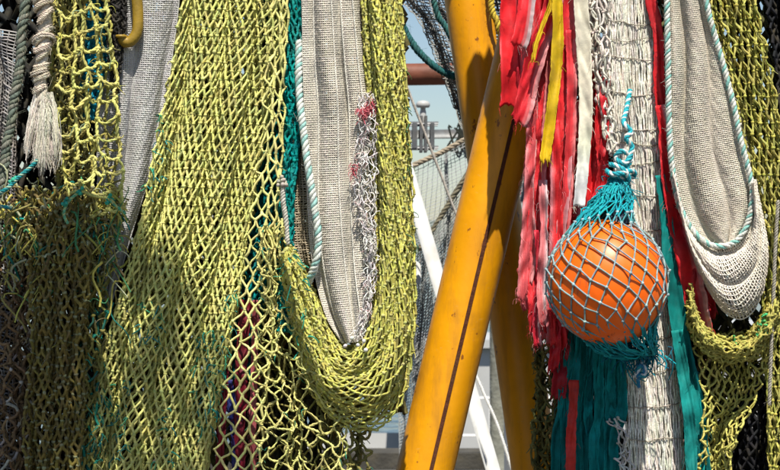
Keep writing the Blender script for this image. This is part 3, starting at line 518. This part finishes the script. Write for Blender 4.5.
# dark red strips behind the open diamonds
# ------------------------------------------------------------------ ribbons
def ribbon(path, wd, Y, col, label, group=None, edge=None, edgeside=1, seed=0, name='cloth_strip', m=M_cloth, curl=.35, fray=26, taper=None, twist=.35, cat='cloth strip', ragged=.35, bands=True):
    n = max(24, int(sum(math.hypot(path[i + 1][0] - path[i][0], path[i + 1][1] - path[i][1]) for i in range(len(path) - 1)) / 3.2)); c = spl([(p[0], p[1], p[2] if len(p) > 2 else 0) for p in ext(path)], n); nu = 13
    t = np.linspace(0, 1, n); hw = np.interp(t, np.linspace(0, 1, len(wd)), wd) / 2 if np.ndim(wd) else np.full(n, wd / 2)
    hw = hw * (1 + .08 * sn(t * 25, 0, seed)); tan = nrm(np.gradient(c[:, :2], axis=0)); side = np.stack([-tan[:, 1], tan[:, 0]], 1); side *= np.sign(side[:, :1].mean())
    s = np.linspace(-1, 1, nu); ang = twist * (sn(t * 6, 0, seed + 1) + .6 * sn(t * 15, 0, seed + 2)); rag = 1 + 0 * s
    X = c[:, None, 0] + side[:, None, 0] * s * (hw * np.cos(ang))[:, None] + rng.normal(size=(n, nu)) * .25 * (np.abs(s) > .95)
    Yp = c[:, None, 1] + side[:, None, 1] * s * (hw * np.cos(ang))[:, None]
    endk = np.clip((t - .94) / .06, 0, 1)[:, None]; Yp = Yp + endk * ragged * 14 * (sn(s * 5, 0, seed + 4))[None]
    D = Y + c[:, None, 2] + s * (hw * np.sin(ang))[:, None] * PX + curl * hw[:, None] * PX * (np.cos(s * 2.2 + 1.2 * sn(t * 9, 0, seed + 5)[:, None]) * .8) + .005 * sn(t[:, None] * n * .35 + s[None] * 2, s[None] * 3, seed + 6) + .010 * sn(t[:, None] * 16, s[None] * .6, seed + 8)
    P = W(X, Yp, D)
    cc = np.broadcast_to(np.array(col, float), (n, nu, 3)).copy()
    if bands: cc *= (1 + .22 * sn(t * 14, 0, seed + 7))[:, None, None]
    if edge is not None:
        k = (s * edgeside > .55); cc[:, k] = np.array(edge) * (1 + .15 * rng.normal(size=(n, 1, 1))); k2 = (s * edgeside > .25) & ~k; cc[:, k2] = cc[:, k2] * .6 + np.array(edge) * .4
    g = G(); g.grid(P, np.clip(cc, 0, .9)); o = tag(g.build(name, m), label, cat, group); md = o.modifiers.new('s', 'SOLIDIFY'); md.thickness = .0012
    if fray:
        g = G(); E = np.concatenate([P[:, 0], P[:, -1], P[-1], P[-1]]); tufts(g, E, int(fray * n / 24) + 20, .016, .0007, [np.array(col), np.array(col) * .8] + ([edge] if edge is not None else []), down=1.2, sides=3, K=5); stuff(g.build('frayed_threads', M_fibre, o))
    return o
RED = (.72, .022, .03); RED2 = (.62, .018, .028); PNK = (.62, .12, .14); PALE = (.72, .22, .23); DRED = (.42, .012, .025)
for (pp, wd, cl, lb, sd) in (([(226, 345, 0), (224, 380), (221, 430), (218, 560)], 9, (.20, .010, .024), 'dark red strip farthest left behind the open diamonds', 1), ([(247, 300), (242, 350), (240, 420), (238, 560)], 12, (.19, .010, .024), 'dark red strip in the middle behind the open diamonds', 2), ([(256, 300), (254, 380), (253, 430), (256, 560)], 7, (.42, .10, .11), 'faded pink strip at the right behind the open diamonds', 3), ([(228, 380), (234, 420), (236, 460), (238, 560)], 9, (.02, .03, .16), 'narrow dark blue strip among the dark red ones behind the open diamonds', 4)):
    ribbon(pp, wd, .02, cl, lb, 'strips behind the open diamond net', seed=sd * 10)
# ------------------------------------------------------------------ cream bag net
S = Band([(298, TOP), (302, 0), (303, 60), (305, 120), (307, 180), (310, 240), (316, 280), (327, 318), (342, 343)], [(352, TOP), (360, 0), (366, 60), (372, 115), (371, 180), (374, 240), (376, 285), (376, 318), (366, 341)], -.03, pl=2.3, amp=.016, over=.55, bulge=.04, seed=91, rough=.002)
g = G(); square(g, S, 48, 200, .0025, (.78, .72, .61), jit=.0003); square(g, lambda u, v: S(u, v) + np.array([.004, .012, .003]), 26, 110, .0026, (.76, .70, .58), jit=.0015)
t = thing('cream_bag_net', S(.5, 1.), 'pale cream fine net gathered to a point inside the yellow cradle net', 'net'); g.build('netting', M_fine, t)
g = G()
for f in (.2, .47, .7, .86): p_ = S(np.full(120, f), np.linspace(0, 1, 120)) + np.array([0, -.006, 0]); rope(g, p_, .0035, [(.78, .75, .66)], n=240, pitch=.02, strands=2, sides=4)
g.build('seam_cord', M_fine, t)
S = Band([(297, 30), (294, 90), (290, 150), (288, 200), (292, 250), (302, 276)], [(302, 30), (310, 90), (319, 150), (325, 200), (328, 250), (326, 276)], .01, pl=1.6, amp=.02, over=.8, seed=92, rough=.002)
net('tan_net', 'tan open-weave net behind the pale teal rope, left of the cream bag net', S, 17, 100, .0025, (.46, .38, .26), M_fine, layers=2, back=.015, fine=True, jit=.001)
g = G(); rope(g, wp([(299, 40, -.03), (299, 80, -.05), (302, 120, -.07), (308, 165, -.085), (314, 205, -.09), (318, 235, -.09), (317, 258, -.09), (311, 276, -.07), (305, 290, -.02)]), .0125, [(.68, .70, .62), (.28, .50, .45), (.62, .66, .6)], pitch=.05); tag(g.build('pale_teal_rope', M_fibre), 'pale teal and white laid rope in front of the tan net', 'rope')
# white frayed selvage with pink tufts
t = thing('white_frayed_net', W(368, 240, -.09), 'crumpled white net strip with pink tufts along the cream bag net', 'net')
S = wavy(Band([(358, 95), (360, 130), (353, 170), (358, 215), (366, 245), (364, 300), (354, 336)], [(374, 95), (376, 130), (376, 170), (374, 215), (376, 245), (371, 300), (362, 340)], -.09, pl=1.5, amp=.012, seed=93), .004, 22); g = G(); Pn = diamond(g, S, 8, 46, .0017, (.78, .74, .70), jit=.005, sag=.005, knot=1.5); g.build('netting', M_fibre, t)
g = G(); tufts(g, Pn, 420, .02, .0012, [(.7, .66, .62), (.6, .55, .5), (.62, .4, .4)]); stuff(g.build('loose_white_ends', M_fibre, t))
g = G()
for (x, y, n) in ((362, 112, 190), (371, 107, 110), (354, 170, 30)): tufts(g, W(x + rng.normal(0, 2.5, 40), y + rng.normal(0, 3, 40), -.10), n, .014, .0016, [(.62, .12, .15), (.6, .2, .22), (.5, .06, .09)])
stuff(g.build('pink_tuft', M_fibre, t))
# yellow cradle net (U shape)
inn = [(360, TOP, .02), (362, 0), (366, 100), (374, 200), (373, 275), (364, 322), (352, 345), (338, 334), (320, 300), (304, 268), (290, 243)]
out = [(398, TOP, .02), (402, 0), (408, 100), (413, 200), (416, 300), (412, 365), (398, 410), (372, 432), (338, 424), (308, 385), (290, 320), (280, 258)]
S = Band(inn, out, -.02, pl=3, amp=.025, over=1.1, bulge=.09, seed=95)
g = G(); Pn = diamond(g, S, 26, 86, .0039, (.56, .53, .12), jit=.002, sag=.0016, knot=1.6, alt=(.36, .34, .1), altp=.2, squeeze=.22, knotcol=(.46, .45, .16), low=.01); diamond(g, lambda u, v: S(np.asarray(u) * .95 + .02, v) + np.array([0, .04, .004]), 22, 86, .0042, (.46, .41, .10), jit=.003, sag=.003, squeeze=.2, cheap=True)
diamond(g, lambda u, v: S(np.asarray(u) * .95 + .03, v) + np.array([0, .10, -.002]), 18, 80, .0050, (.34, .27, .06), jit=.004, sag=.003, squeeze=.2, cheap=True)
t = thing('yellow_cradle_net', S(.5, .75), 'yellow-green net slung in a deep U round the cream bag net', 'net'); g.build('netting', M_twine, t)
g = G(); tufts(g, Pn, 300, .016, .0013, [YEL, YGR, (.4, .4, .15)]); tufts(g, Pn, 1500, .012, .0006, [(.6, .55, .2), (.45, .42, .15)], K=3, sides=3); tufts(g, near(Pn, [(275, 240, 310, 400)]), 90, .035, .003, [(.02, .28, .2), (.04, .33, .2)]); tufts(g, near(Pn, [(404, 60, 420, 260)]), 120, .02, .002, [(.01, .12, .07), (.08, .14, .04)]); stuff(g.build('loose_twine_ends', M_fibre, t))
g = G(); g.blobs(W(np.array([352, 358, 364, 366, 345]), np.array([338, 345, 341, 350, 346]), -.13), .008, var((.75, .74, .7), 5)); g.build('white_float_bead', M_fibre, t)
# loose wide meshes low in the middle
S = wavy(Band([(262, 225), (258, 280), (256, 340), (257, 400), (262, 560)], [(286, 225), (300, 290), (322, 350), (342, 400), (352, 560)], -.05, pl=1, amp=.03, over=.6, seed=97), .010, 31)
net('loose_yellow_net', 'loose open yellow meshes hanging below the cradle net', S, 6, 34, .0040, (.60, .57, .20), jit=.007, sag=.008, knot=1.3, ply=1.8, drop=.05, layers=2, back=.06, backcol=(.2, .18, .05), tuft=[(None, 150, .03, .0018, [YEL, (.02, .25, .15), (.3, .3, .1)])])
S = wavy(Band([(318, 400), (322, 440), (326, 560)], [(372, 425), (368, 450), (362, 560)], .02, pl=2, amp=.03, seed=98), .012, 33)
net('olive_net', 'dark ragged olive meshes dangling under the bottom of the cradle net', S, 8, 16, .0045, (.20, .18, .05), M_dirty, jit=.007, sag=.009, drop=.1, K=6, tuft=[(None, 120, .03, .0018, [(.2, .2, .06), (.02, .14, .09)])])
# ==================================================================
# RIGHT CLUSTER
# ==================================================================
# white column net
S = Band([(594, TOPR), (604, 0), (606, 60), (609, 120), (614, 160), (620, 260), (626, 350), (628, 420), (630, 560)], [(650, TOPR), (653, 0), (655, 60), (658, 120), (663, 200), (668, 290), (676, 370), (683, 450), (688, 560)], .02, pl=1.5, amp=.015, over=.5, seed=101, rough=.004)
g = G(); Pn = diamond(g, S, 26, 51, .0032, (.84, .79, .68), jit=.0014, sag=.0016, knot=.95, squeeze=.32, K=4, sides=4, low=.012); diamond(g, lambda u, v: S(u, v) + np.array([.004, .008, .01]), 25, 46, .0034, (.80, .75, .64), jit=.002, sag=.002, cheap=True); diamond(g, lambda u, v: S(u, v) + np.array([-.003, .018, -.01]), 24, 46, .0036, (.66, .61, .52), jit=.002, sag=.002, cheap=True)
t = thing('white_column_net', S(.5, 1.), 'off-white net pulled into a long narrow column behind the orange buoy', 'net'); g.build('netting', M_fibre, t)
rr = np.linspace(0, 1, 40)
for k in range(16, 51):
    if k % 2 == 0 or rng.random() < .25: g = G(); Q = S(rr, np.clip((k + .16 * sn(rr * 6, k * 3, 9) + .1 * np.sin(rr * 3.1)) / 51., 0, 1)) + np.array([0, -.007, 0]) + rng.normal(size=(40, 3)) * .0012; g.tubes(Q, .0017 * rng.uniform(.8, 1.3), var((.34, .30, .24), 1)[0], 5); g.build('knot_row_shade', M_fibre, t)  # knots' cast shadow drawn as thin darker twine along their rows
# crumpled left flank of the column
S = wavy(Band([(588, TOPR), (588, 0), (592, 60), (600, 110), (610, 150)], [(606, TOPR), (608, 0), (610, 60), (612, 110), (616, 155)], -.03, pl=1.6, amp=.02, seed=103), .007, 41)
net('crumpled_white_net', 'crumpled off-white net flank between the white strip and the column net', S, 7, 40, .0040, (.70, .65, .56), M_fibre, jit=.005, sag=.007, K=6, layers=2, back=.03, tuft=[(None, 90, .02, .0015, [(.6, .56, .5), (.4, .36, .3)])])
S = wavy(Band([(606, 420), (617, 440), (618, 560)], [(622, 420), (630, 440), (632, 560)], -.02, pl=1, amp=.01, seed=104), .004, 43)
net('crumpled_white_net', 'small off-white net end at the bottom between the teal strips and the column', S, 3, 20, .003, (.6, .56, .5), M_fibre, jit=.005, sag=.006, K=6)
# red, pink, yellow and white strips
RB = [
 ([(512, TOPR), (513, 0), (514, 40), (515, 80), (513, 108)], 27, -.02, RED, 'broad red strip farthest left, ending in front of the yellow tube', (.62, .2, .22), 1),
 ([(530, TOPR), (528, -20), (526, 10), (522, 34), (518, 44)], 18, -.07, RED, 'short red strip folded over near the top left of the red bunch', (.66, .5, .5), 1),
 ([(560, TOPR), (555, -10), (550, 18), (539, 45), (530, 80), (523, 112), (519, 122)], 21, -.05, RED2, 'red strip sweeping down to the left across the bunch', (.72, .3, .3), 1),
 ([(536, TOPR), (537, 0), (540, 40), (537, 90), (538, 160), (533, 230), (530, 310)], 19, .02, RED2, 'red strip in the middle left of the bunch reaching down to its lower end', (.72, .16, .17), -1),
 ([(545, 60), (541, 120), (537, 190), (535, 260), (538, 335)], 17, -.01, (.72, .03, .04), 'faded red strip with pale edges left of the buoy', (.72, .2, .21), 1),
 ([(532, 100), (530, 160), (527, 220), (524, 260), (522, 298)], 10, -.03, (.70, .10, .11), 'narrow frayed pink strip at the left fringe of the bunch', (.72, .22, .23), -1),
 ([(567, TOPR), (567, 0), (566, 40), (563, 90), (561, 140), (559, 200), (552, 270), (550, 330)], 23, -.03, (.74, .03, .036), 'broad red strip hanging beside the white strip', (.64, .28, .3), 1),
 ([(556, 20), (552, 90), (549, 150), (549, 220), (546, 300), (549, 338)], 15, -.015, (.72, .028, .035), 'red strip between the yellow strip and the broad red one', (.72, .2, .2), -1),
 ([(575, 100), (575, 160), (573, 205), (566, 260), (562, 330)], 18, .01, (.72, .028, .035), 'red strip tucked behind the lower end of the white strip', (.6, .25, .27), 1),
 ([(543, 180), (544, 240), (541, 290), (543, 322)], 9, -.05, (.70, .20, .21), 'pale pink narrow strip with a twisted tail left of the buoy', (.7, .55, .55), 1),
 ([(598, 60), (602, 100), (600, 130), (603, 165), (598, 200), (592, 225)], 12, -.015, RED, 'crumpled red strip right of the white strip', None, 1),
 ([(607, 75), (603, 95), (606, 120), (601, 160)], 7, -.03, RED2, 'small twisted red strip by the crumpled white net', None, 1),
 ([(562, 280), (564, 330), (561, 365), (558, 398)], 16, -.01, (.40, .012, .022), 'dark red strip hanging lowest, beside the teal strips', None, 1),
 ([(572, 290), (572, 340), (571, 380), (569, 425)], 13, .02, (.35, .012, .02), 'dark red strip behind the shaded teal strips', None, 1),
 ([(650, TOPR), (651, 0), (656, 22), (659, 45), (659, 80), (662, 108)], 11, -.01, RED, 'red strip squeezed between the column net and the cream bag net', None, 1),
 ([(660, 105), (664, 130), (668, 170), (677, 215), (688, 262), (698, 310), (702, 330)], [10, 14, 20, 24, 22], -.055, RED, 'broad red strip trailing down from under the cream bag net', (.62, .3, .3), 1),
 ([(672, 190), (688, 230), (702, 275), (709, 318)], [8, 15, 18], -.035, (.42, .012, .02), 'dark red strip half hidden under the cream bag net', None, 1),
 ([(524, TOPR), (526, 0), (524, 40), (523, 75), (528, 108)], 13, -.005, DRED, 'dark crimson strip showing between the two leftmost red strips', None, 1),
 ([(571, 30), (572, 90), (570, 150), (566, 215), (560, 290)], 11, -.045, (.74, .05, .06), 'faded pinkish red strip tight against the white strip', (.72, .2, .2), 1),
 ([(553, 120), (556, 180), (556, 240), (551, 300), (552, 342)], 13, -.04, (.74, .025, .03), 'bright red strip running down to the left side of the buoy', (.6, .2, .22), -1),
 ([(538, 230), (540, 280), (536, 318), (538, 345)], 8, -.03, (.5, .02, .04), 'short crimson strip end at the bottom of the red bunch', (.64, .3, .3), 1),
 ([(590, TOP), (592, 0), (594, 60), (596, 130), (590, 200), (582, 250)], 13, .03, RED, 'red strip running behind the white strip down to the buoy', None, 1),
 ([(548, TOP), (548, 0), (546, 60), (548, 140), (542, 230), (546, 320)], 24, .035, RED, 'broad red strip at the back of the bunch', None, 1),
 ([(566, 170), (564, 230), (556, 290), (560, 350)], 15, -.02, RED, 'bright red strip hanging just left of the buoy', (.7, .25, .27), -1),
 ([(553, 300), (556, 335), (553, 372)], 11, -.03, RED2, 'short red strip below the left side of the buoy', None, 1),
 ([(530, 60), (533, 120), (529, 180), (531, 250), (527, 285)], 11, -.015, (.70, .10, .11), 'washed-out pink strip on the left of the bunch', (.72, .3, .3), 1),
]
for q, (pp, wd, Yd, cl, lb, ed, sd) in enumerate(RB): ribbon(pp, wd, Yd, cl, lb, 'red cloth strips', edge=ed, edgeside=sd, seed=200 + q * 13, fray=16, twist=.4, curl=.5)
ribbon([(557, TOPR), (557, 0), (558, 30), (556, 70), (551, 115), (545, 163)], [9, 8, 10, 12, 11], -.085, (.74, .50, .012), 'yellow strip hanging over the red ones', 'yellow and white strips', seed=501, fray=8, name='yellow_strip', curl=.6)
ribbon([(556, TOPR), (551, 0), (544, 22), (537, 42), (533, 60)], 4.5, -.09, (.72, .48, .012), 'thin yellow strip curving left near the top of the red bunch', 'yellow and white strips', seed=502, fray=8, name='yellow_strip')
ribbon([(540, 60), (534, 95), (531, 118), (531, 138)], 6, -.005, (.62, .4, .012), 'short yellow strip end peeping out left of the red strips', 'yellow and white strips', seed=503, fray=8, name='yellow_strip')
ribbon([(581, TOPR), (581, 0), (584, 50), (586, 110), (583, 165), (579, 207)], [12, 13, 14, 16, 14, 11], -.075, (.92, .86, .68), 'long creamy white strip among the red strips', 'yellow and white strips', seed=504, fray=14, name='white_strip', ragged=.15, twist=.2)
# cream bag on the right
lft = [(664, TOP), (667, 0), (668, 60), (669, 120), (673, 175), (683, 214), (700, 238), (716, 246)]
rgt = [(690, TOP), (706, 0), (718, 45), (731, 95), (742, 145), (752, 190), (748, 222), (734, 242)]
S = Band(lft, rgt, -.07, pl=2.2, amp=.014, over=.5, bulge=.03, seed=111, rough=.002)
t = thing('cream_bag_net', W(738, 322, -.05), 'cream fine net bag edged with pale teal rope, in the right part of the photo', 'net'); g = G(); square(g, S, 48, 180, .0025, (.78, .71, .58), jit=.0003); square(g, lambda u, v: S(u, v) + np.array([.004, .012, .003]), 28, 100, .0026, (.74, .67, .54), jit=.0015)
f1 = [(672, 165), (683, 214), (703, 238), (720, 246), (740, 238), (751, 215), (752, 185)]; f2 = [(676, 190), (690, 245), (705, 283), (726, 313), (746, 318), (762, 294), (768, 250), (756, 180)]
S2 = Band(f1, f2, -.075, pl=2.5, amp=.016, over=.7, bulge=.05, seed=112, rough=.002); square(g, S2, 28, 84, .0024, (.86, .79, .66), jit=.0009); square(g, lambda u, v: S2(u, v) + np.array([0, .018, 0]), 20, 60, .0026, (.72, .66, .54), jit=.001)
S3 = Band([(700, 100), (740, 160), (750, 220), (736, 300)], [(722, 40), (752, 160), (764, 240), (752, 300)], .0, pl=1.5, amp=.015, seed=113); square(g, S3, 16, 110, .0024, (.78, .71, .6), jit=.001)
g.build('netting', M_fine, t)
g = G(); rp = lft + [(735, 242)] + rgt[::-1][1:]; rope(g, wp([(x, y) for x, y in rp], -.105), .0098, [(.70, .70, .62), (.22, .48, .42), (.62, .64, .57)], pitch=.045); g.build('edge_rope', M_fibre, t)
g = G(); tufts(g, spl(wp(rp, -.105), 300), 500, .012, .0009, [(.6, .58, .5), (.3, .45, .4)], sides=3); stuff(g.build('rope_whiskers', M_fibre, t))
# right yellow nets
S = Band([(696, TOP), (706, 0), (722, 60), (738, 120), (752, 180), (762, 250), (764, 330), (768, 430), (770, 560)], [(748, TOP), (757, 0), (770, 60), (780, 120), (790, 180), (800, 250), (806, 330), (806, 430), (806, 560)], -.02, pl=4, amp=.022, over=1.1, seed=121)
net('yellow_net', 'olive-yellow net of tight long meshes hanging right of the cream bag', S, 14, 50, .0038, (.48, .44, .12), ply=.5, layers=2, back=.035, backcol=(.26, .22, .03), jit=.002, sag=.002, knot=1.7, squeeze=.3, K=6, alt=(.3, .3, .06), altp=.2, knotcol=(.46, .42, .09), tuft=[(None, 260, .02, .0014, [(.5, .45, .1), (.3, .3, .1)])])
S = Band([(740, TOP), (760, 0), (772, 80), (782, 160), (780, 260), (778, 400), (776, 560)], [(830, TOP), (830, 0), (830, 80), (830, 160), (830, 260), (830, 400), (830, 560)], .10, pl=4, amp=.03, seed=122)
net('dark_green_net', 'dark green-grey net at the right edge behind the yellow one', S, 14, 80, .0052, (.12, .13, .065), M_dirty, layers=2, back=.03, jit=.003, cheap=True)
i2 = [(690, 285), (700, 318), (722, 336), (745, 334), (764, 315), (772, 290)]; o2 = [(688, 325), (702, 350), (724, 362), (748, 360), (768, 346), (780, 322)]
S = Band(i2, o2, -.06, pl=2, amp=.02, over=1, bulge=.05, seed=123)
net('yellow_net', 'olive-yellow net slung in a shallow loop under the right cream bag', S, 11, 34, .0039, (.44, .40, .10), layers=2, back=.04, backcol=(.2, .17, .02), jit=.003, sag=.003, knot=1.5, tuft=[(None, 90, .02, .0016, [(.45, .4, .08)]), (near(S(np.linspace(0, 1, 20)[:, None], np.linspace(0, 1, 40)[None]), [(734, 325, 746, 345), (755, 310, 768, 335)]), 70, .014, .0042, [(.04, .42, .16), (.08, .4, .12)])])
S = wavy(Band([(692, 335), (700, 370), (703, 410), (700, 450), (690, 560)], [(772, 330), (766, 370), (752, 410), (735, 445), (715, 560)], -.03, pl=1, amp=.03, over=.4, bulge=-.05, seed=124), .006, 51)
net('yellow_net', 'open olive-yellow meshes in shadow at the bottom right, narrowing downward', S, 10, 30, .0037, (.50, .46, .12), jit=.004, sag=.005, knot=1.5, K=6, layers=2, back=.06, backcol=(.2, .18, .03), tuft=[(None, 60, .02, .0016, [(.45, .4, .08)])])
g = G(); rope(g, wp([(778, 200), (775, 260), (772, 330), (769, 405)], -.10), .006, [(.36, .33, .27), (.28, .26, .21)], pitch=.03); tag(g.build('thin_grey_rope', M_fibre), 'thin grey rope hanging straight down at the right edge', 'rope')
# ragged dark net right of the rear tube
S = wavy(Band([(528, 200), (530, 300), (534, 400), (528, 560)], [(556, 200), (558, 300), (560, 400), (562, 560)], .16, pl=2, amp=.04, seed=131), .012, 53)
net('olive_net', 'ragged dark olive net between the rear yellow tube and the teal strips', S, 8, 44, .0048, (.14, .13, .035), M_dirty, layers=2, back=.04, jit=.006, sag=.006, tuft=[(None, 250, .03, .0016, [(.15, .14, .04), (.02, .12, .06), (.3, .3, .12)])])
# teal strips
TS = ['leftmost', 'second from the left', 'third from the left', 'fourth from the left', 'fifth from the left', 'middle', 'fifth from the right', 'fourth from the right', 'third from the right', 'second from the right', 'rightmost']
for q in range(11):
    x = 560 + q * 5.9; w_ = rng.uniform(9, 15); y0 = 300 + rng.uniform(0, 30); sh_ = rng.uniform(.75, 1.3); Yd = rng.uniform(-.022, .012)
    ribbon([(x + 6, y0, .01), (x + 3, 360), (x + rng.uniform(-4, 4), 410), (x - 1 + rng.uniform(-4, 4), 450), (x + rng.uniform(-4, 4), 560)], w_, Yd, np.array((.0, .25, .24)) * sh_, 'teal strip under the orange buoy, ' + TS[q] + ' of the row', 'teal strips under the buoy', seed=700 + q * 9, name='teal_strip', m=M_teal, fray=14, curl=.6, twist=.6)
ribbon([(574, 380), (573, 410), (571, 440), (570, 560)], 10, -.06, (.62, .035, .025), 'short bright red strip among the teal strips at the bottom', 'red cloth strips', seed=790, fray=14)
for q, (pp, wd, Yd, cl, lb) in enumerate((([(660, 175), (666, 215), (671, 265), (680, 330), (689, 390), (695, 440), (697, 560)], [10, 15, 18, 20, 18, 16], -.05, (.0, .21, .19), 'long teal strip running down the right side of the orange buoy'), ([(668, 220), (676, 300), (690, 370), (701, 430), (706, 560)], [8, 13, 14, 15, 14], -.035, (.0, .17, .165), 'darker teal strip partly behind the long one right of the buoy'), ([(677, 330), (684, 380), (690, 430), (694, 560)], 12, -.075, (.005, .24, .215), 'bright teal strip lying on top of the long one at the lower right'))):
    ribbon(pp, wd, Yd, cl, lb, 'teal strips right of the buoy', seed=800 + q * 11, name='teal_strip', m=M_teal, fray=12, curl=.45)
# ------------------------------------------------------------------ orange buoy in its net
Yq = -.24; kq = (Yq + 6) / 6 * PX; Cb = W(607, 281, Yq); Rb = 59 * kq
M_buoy = mat('orange_buoy_vinyl', col=(.93, .135, .002), vc=False, rough=.4, nscale=8, namp=.05, damp=.16, dscale=11, bump=.06, bscale=40, dirt=(.6, .08, .01), spec=.4)
wear(M_buoy, (.80, .24, .06), 9, .55, .72, .45, (1, 1, .5), .6); wear(M_buoy, (.30, .06, .02), 28, .62, .70, .6, (1.5, 1, .4), .7)
M_neck = mat('buoy_neck_rubber', col=(.02, .035, .06), vc=False, rough=.5, bump=.1)
ax = nrm(np.array([-.20, .14, 1.0])); e1 = nrm(np.cross(np.array([0, 1., 0]), ax)); e2 = np.cross(ax, e1)
Tp = W(622, 176, -.17); Bp = W(648, 354, -.13)
t = thing('orange_buoy', Cb - np.array([0, 0, Rb * 1.08]), 'round orange inflatable buoy wrapped in teal net', 'buoy')
th = np.linspace(0.001, math.pi - .001, 49); ph = np.linspace(0, 2 * math.pi, 161); TH, PH = np.meshgrid(th, ph, indexing='ij')
rr = Rb * (1 + .035 * np.cos(TH) * -1 + .03 * np.exp(-(TH / .35) ** 2) + .006 * np.exp(-((PH - 4.35) / .022) ** 2)); P = Cb + rr[..., None] * (np.cos(TH)[..., None] * ax * 1.06 + np.sin(TH)[..., None] * (np.cos(PH)[..., None] * e1 + np.sin(PH)[..., None] * e2)); g = G(); g.grid(P[:, ::-1], (.9, .2, .01)); g.build('body', M_buoy, t)
g = G(); axn = nrm(Tp - Cb); c = Cb + axn * Rb * 1.0; pf = np.array([(.05, -.01), (.045, .012), (.03, .03), (.028, .06), (.036, .066), (.036, .085), (.02, .092), (.001, .092)]); a = np.linspace(0, 2 * math.pi, 25)
g.grid(c + axn * pf[:, 1][:, None, None] + pf[:, 0][:, None, None] * (np.cos(a)[None, :, None] * e1 + np.sin(a)[None, :, None] * e2), (.02, .03, .06)); g.build('neck', M_neck, t)
# net bag
t = thing('buoy_net_bag', W(643, 360, -.14), 'teal net bag knotted around the orange buoy', 'net bag')
def bag(u, v, off=1.025):
    u = np.asarray(u, float); v = np.asarray(v, float); u, v = np.broadcast_arrays(u, v); a = 2 * math.pi * u + .5 * v
    th = np.interp(v, [0, .28, .82, 1], [.0, .70, 2.45, 2.9]); ring = np.cos(a)[..., None] * e1 + np.sin(a)[..., None] * e2
    sph = Cb + Rb * off * (np.cos(th)[..., None] * ax * 1.05 + np.sin(th)[..., None] * ring)
    s0 = Cb + Rb * off * (math.cos(.70) * ax * 1.05 + math.sin(.70) * ring); top = Tp + (np.cos(a)[..., None] * np.array([1., 0, 0]) + np.sin(a)[..., None] * np.array([0, 1., 0])) * .014; f = np.clip(v / .28, 0, 1)[..., None]; f2 = f ** 1.0
    cone = top * (1 - f2) + s0 * f2 + (s0 - Cb) * 0.10 * (f * (1 - f))
    s1 = Cb + Rb * off * (math.cos(2.45) * ax * 1.05 + math.sin(2.45) * ring); h = np.clip((v - .82) / .18, 0, 1)[..., None]; bot = s1 * (1 - h) + (Bp + ring * .022) * h - np.array([0, 0, .035]) * np.sin(h * math.pi)
    return np.where(v[..., None] < .28, cone, np.where(v[..., None] > .82, bot, sph))
g = G(); nu, nv = 20, 18; I, J = np.meshgrid(np.arange(nu), np.arange(nv + 1), indexing='ij'); vs = np.interp(np.arange(nv + 1), [0, 5, 15, nv], [0, .27, .84, 1.]); P = bag((I + .5 * (J % 2)) / nu, vs[J]) + rng.normal(size=(nu, nv + 1, 3)) * .0042
for jj in range(nv):
    for dlt in (0, 1 if jj % 2 else -1):
        a_, b_ = P[:, jj], np.roll(P[:, jj + 1], -dlt, 0); tt = np.linspace(0, 1, 6)[:, None]; Q = a_[:, None] * (1 - tt) + b_[:, None] * tt
        if 5 <= jj < 15:
            dq = Q - Cb; along = dq @ ax; perp = dq - along[..., None] * ax; el = np.sqrt((along / 1.05) ** 2 + (perp ** 2).sum(-1)); Q = Cb + dq * np.maximum(1, Rb * 1.022 / el)[..., None]
        f = np.clip(min(jj - 3.5, 14.5 - jj) / 1.5, 0, 1); colr = np.array((.01, .30, .34)) * (1 - f) + np.array((.22, .33, .34)) * f
        g.tubes(Q, .0027, var(colr, nu, .2), 6)
    g.blobs(P[:, jj], .0066, var((.30, .42, .43) if 4 <= jj <= 14 else (.02, .32, .36), nu))
g.build('netting', M_twine, t)
g = G(); tp = bag(rng.uniform(0, 1, 300), rng.uniform(.0, .12, 300)); tufts(g, tp, 130, .05, .0022, [(.01, .3, .36), (.02, .36, .4), (.0, .2, .26)], down=.8)
# extra twine gathered at the neck and below
for (v0, v1, n) in ((0, .22, 40), (.84, 1., 60)):
    uu = rng.uniform(0, 1, n); q = np.linspace(v0, v1, 8); Q = bag(uu[:, None] + .06 * np.sin(q * 20)[None], q[None] + 0 * uu[:, None], 1.0) + rng.normal(size=(n, 8, 3)) * .006; g.tubes(Q, .0028, var((.01, .28, .32), n, .3), 5)
tufts(g, W(640 + rng.normal(0, 12, 60), 352 + rng.normal(0, 6, 60), -.15 + rng.normal(0, .02, 60)), 160, .05, .0026, [(.0, .18, .24), (.01, .26, .3), (.0, .12, .2)], down=.5); stuff(g.build('gathered_twine', M_twine, t))
TW = [(.03, .40, .46), (.74, .76, .72), (.02, .32, .38)]
for (pp, r_, cl) in (([(618, 182, -.19), (625, 170, -.20), (631, 158, -.19), (622, 151, -.205), (616, 158, -.20), (626, 163, -.21), (632, 148, -.19), (626, 138, -.20), (631, 132, -.19), (624, 123, -.18), (626, 112, -.10), (630, 90, .0)], .0085, TW),
 ([(606, 170, -.19), (612, 174, -.215), (622, 173, -.225), (632, 171, -.2), (634, 176, -.17), (622, 178, -.2), (608, 172, -.2)], .0085, TW[::-1]), ([(609, 164, -.2), (617, 166, -.22), (626, 172, -.22), (630, 182, -.2)], .008, TW),
 ([(646, 352, -.14), (641, 366, -.17), (645, 374, -.175), (637, 376, -.17), (640, 366, -.185), (648, 370, -.17)], .0085, [(.6, .64, .64), (.02, .16, .3), (.02, .25, .3)]), ([(641, 372, -.17), (638, 380, -.17), (639, 388, -.165)], .006, [(.02, .18, .34), (.02, .2, .3)])):
    g = G(); rope(g, wp(pp), r_, cl, pitch=.04); g.build('tie_rope', M_fibre, t)
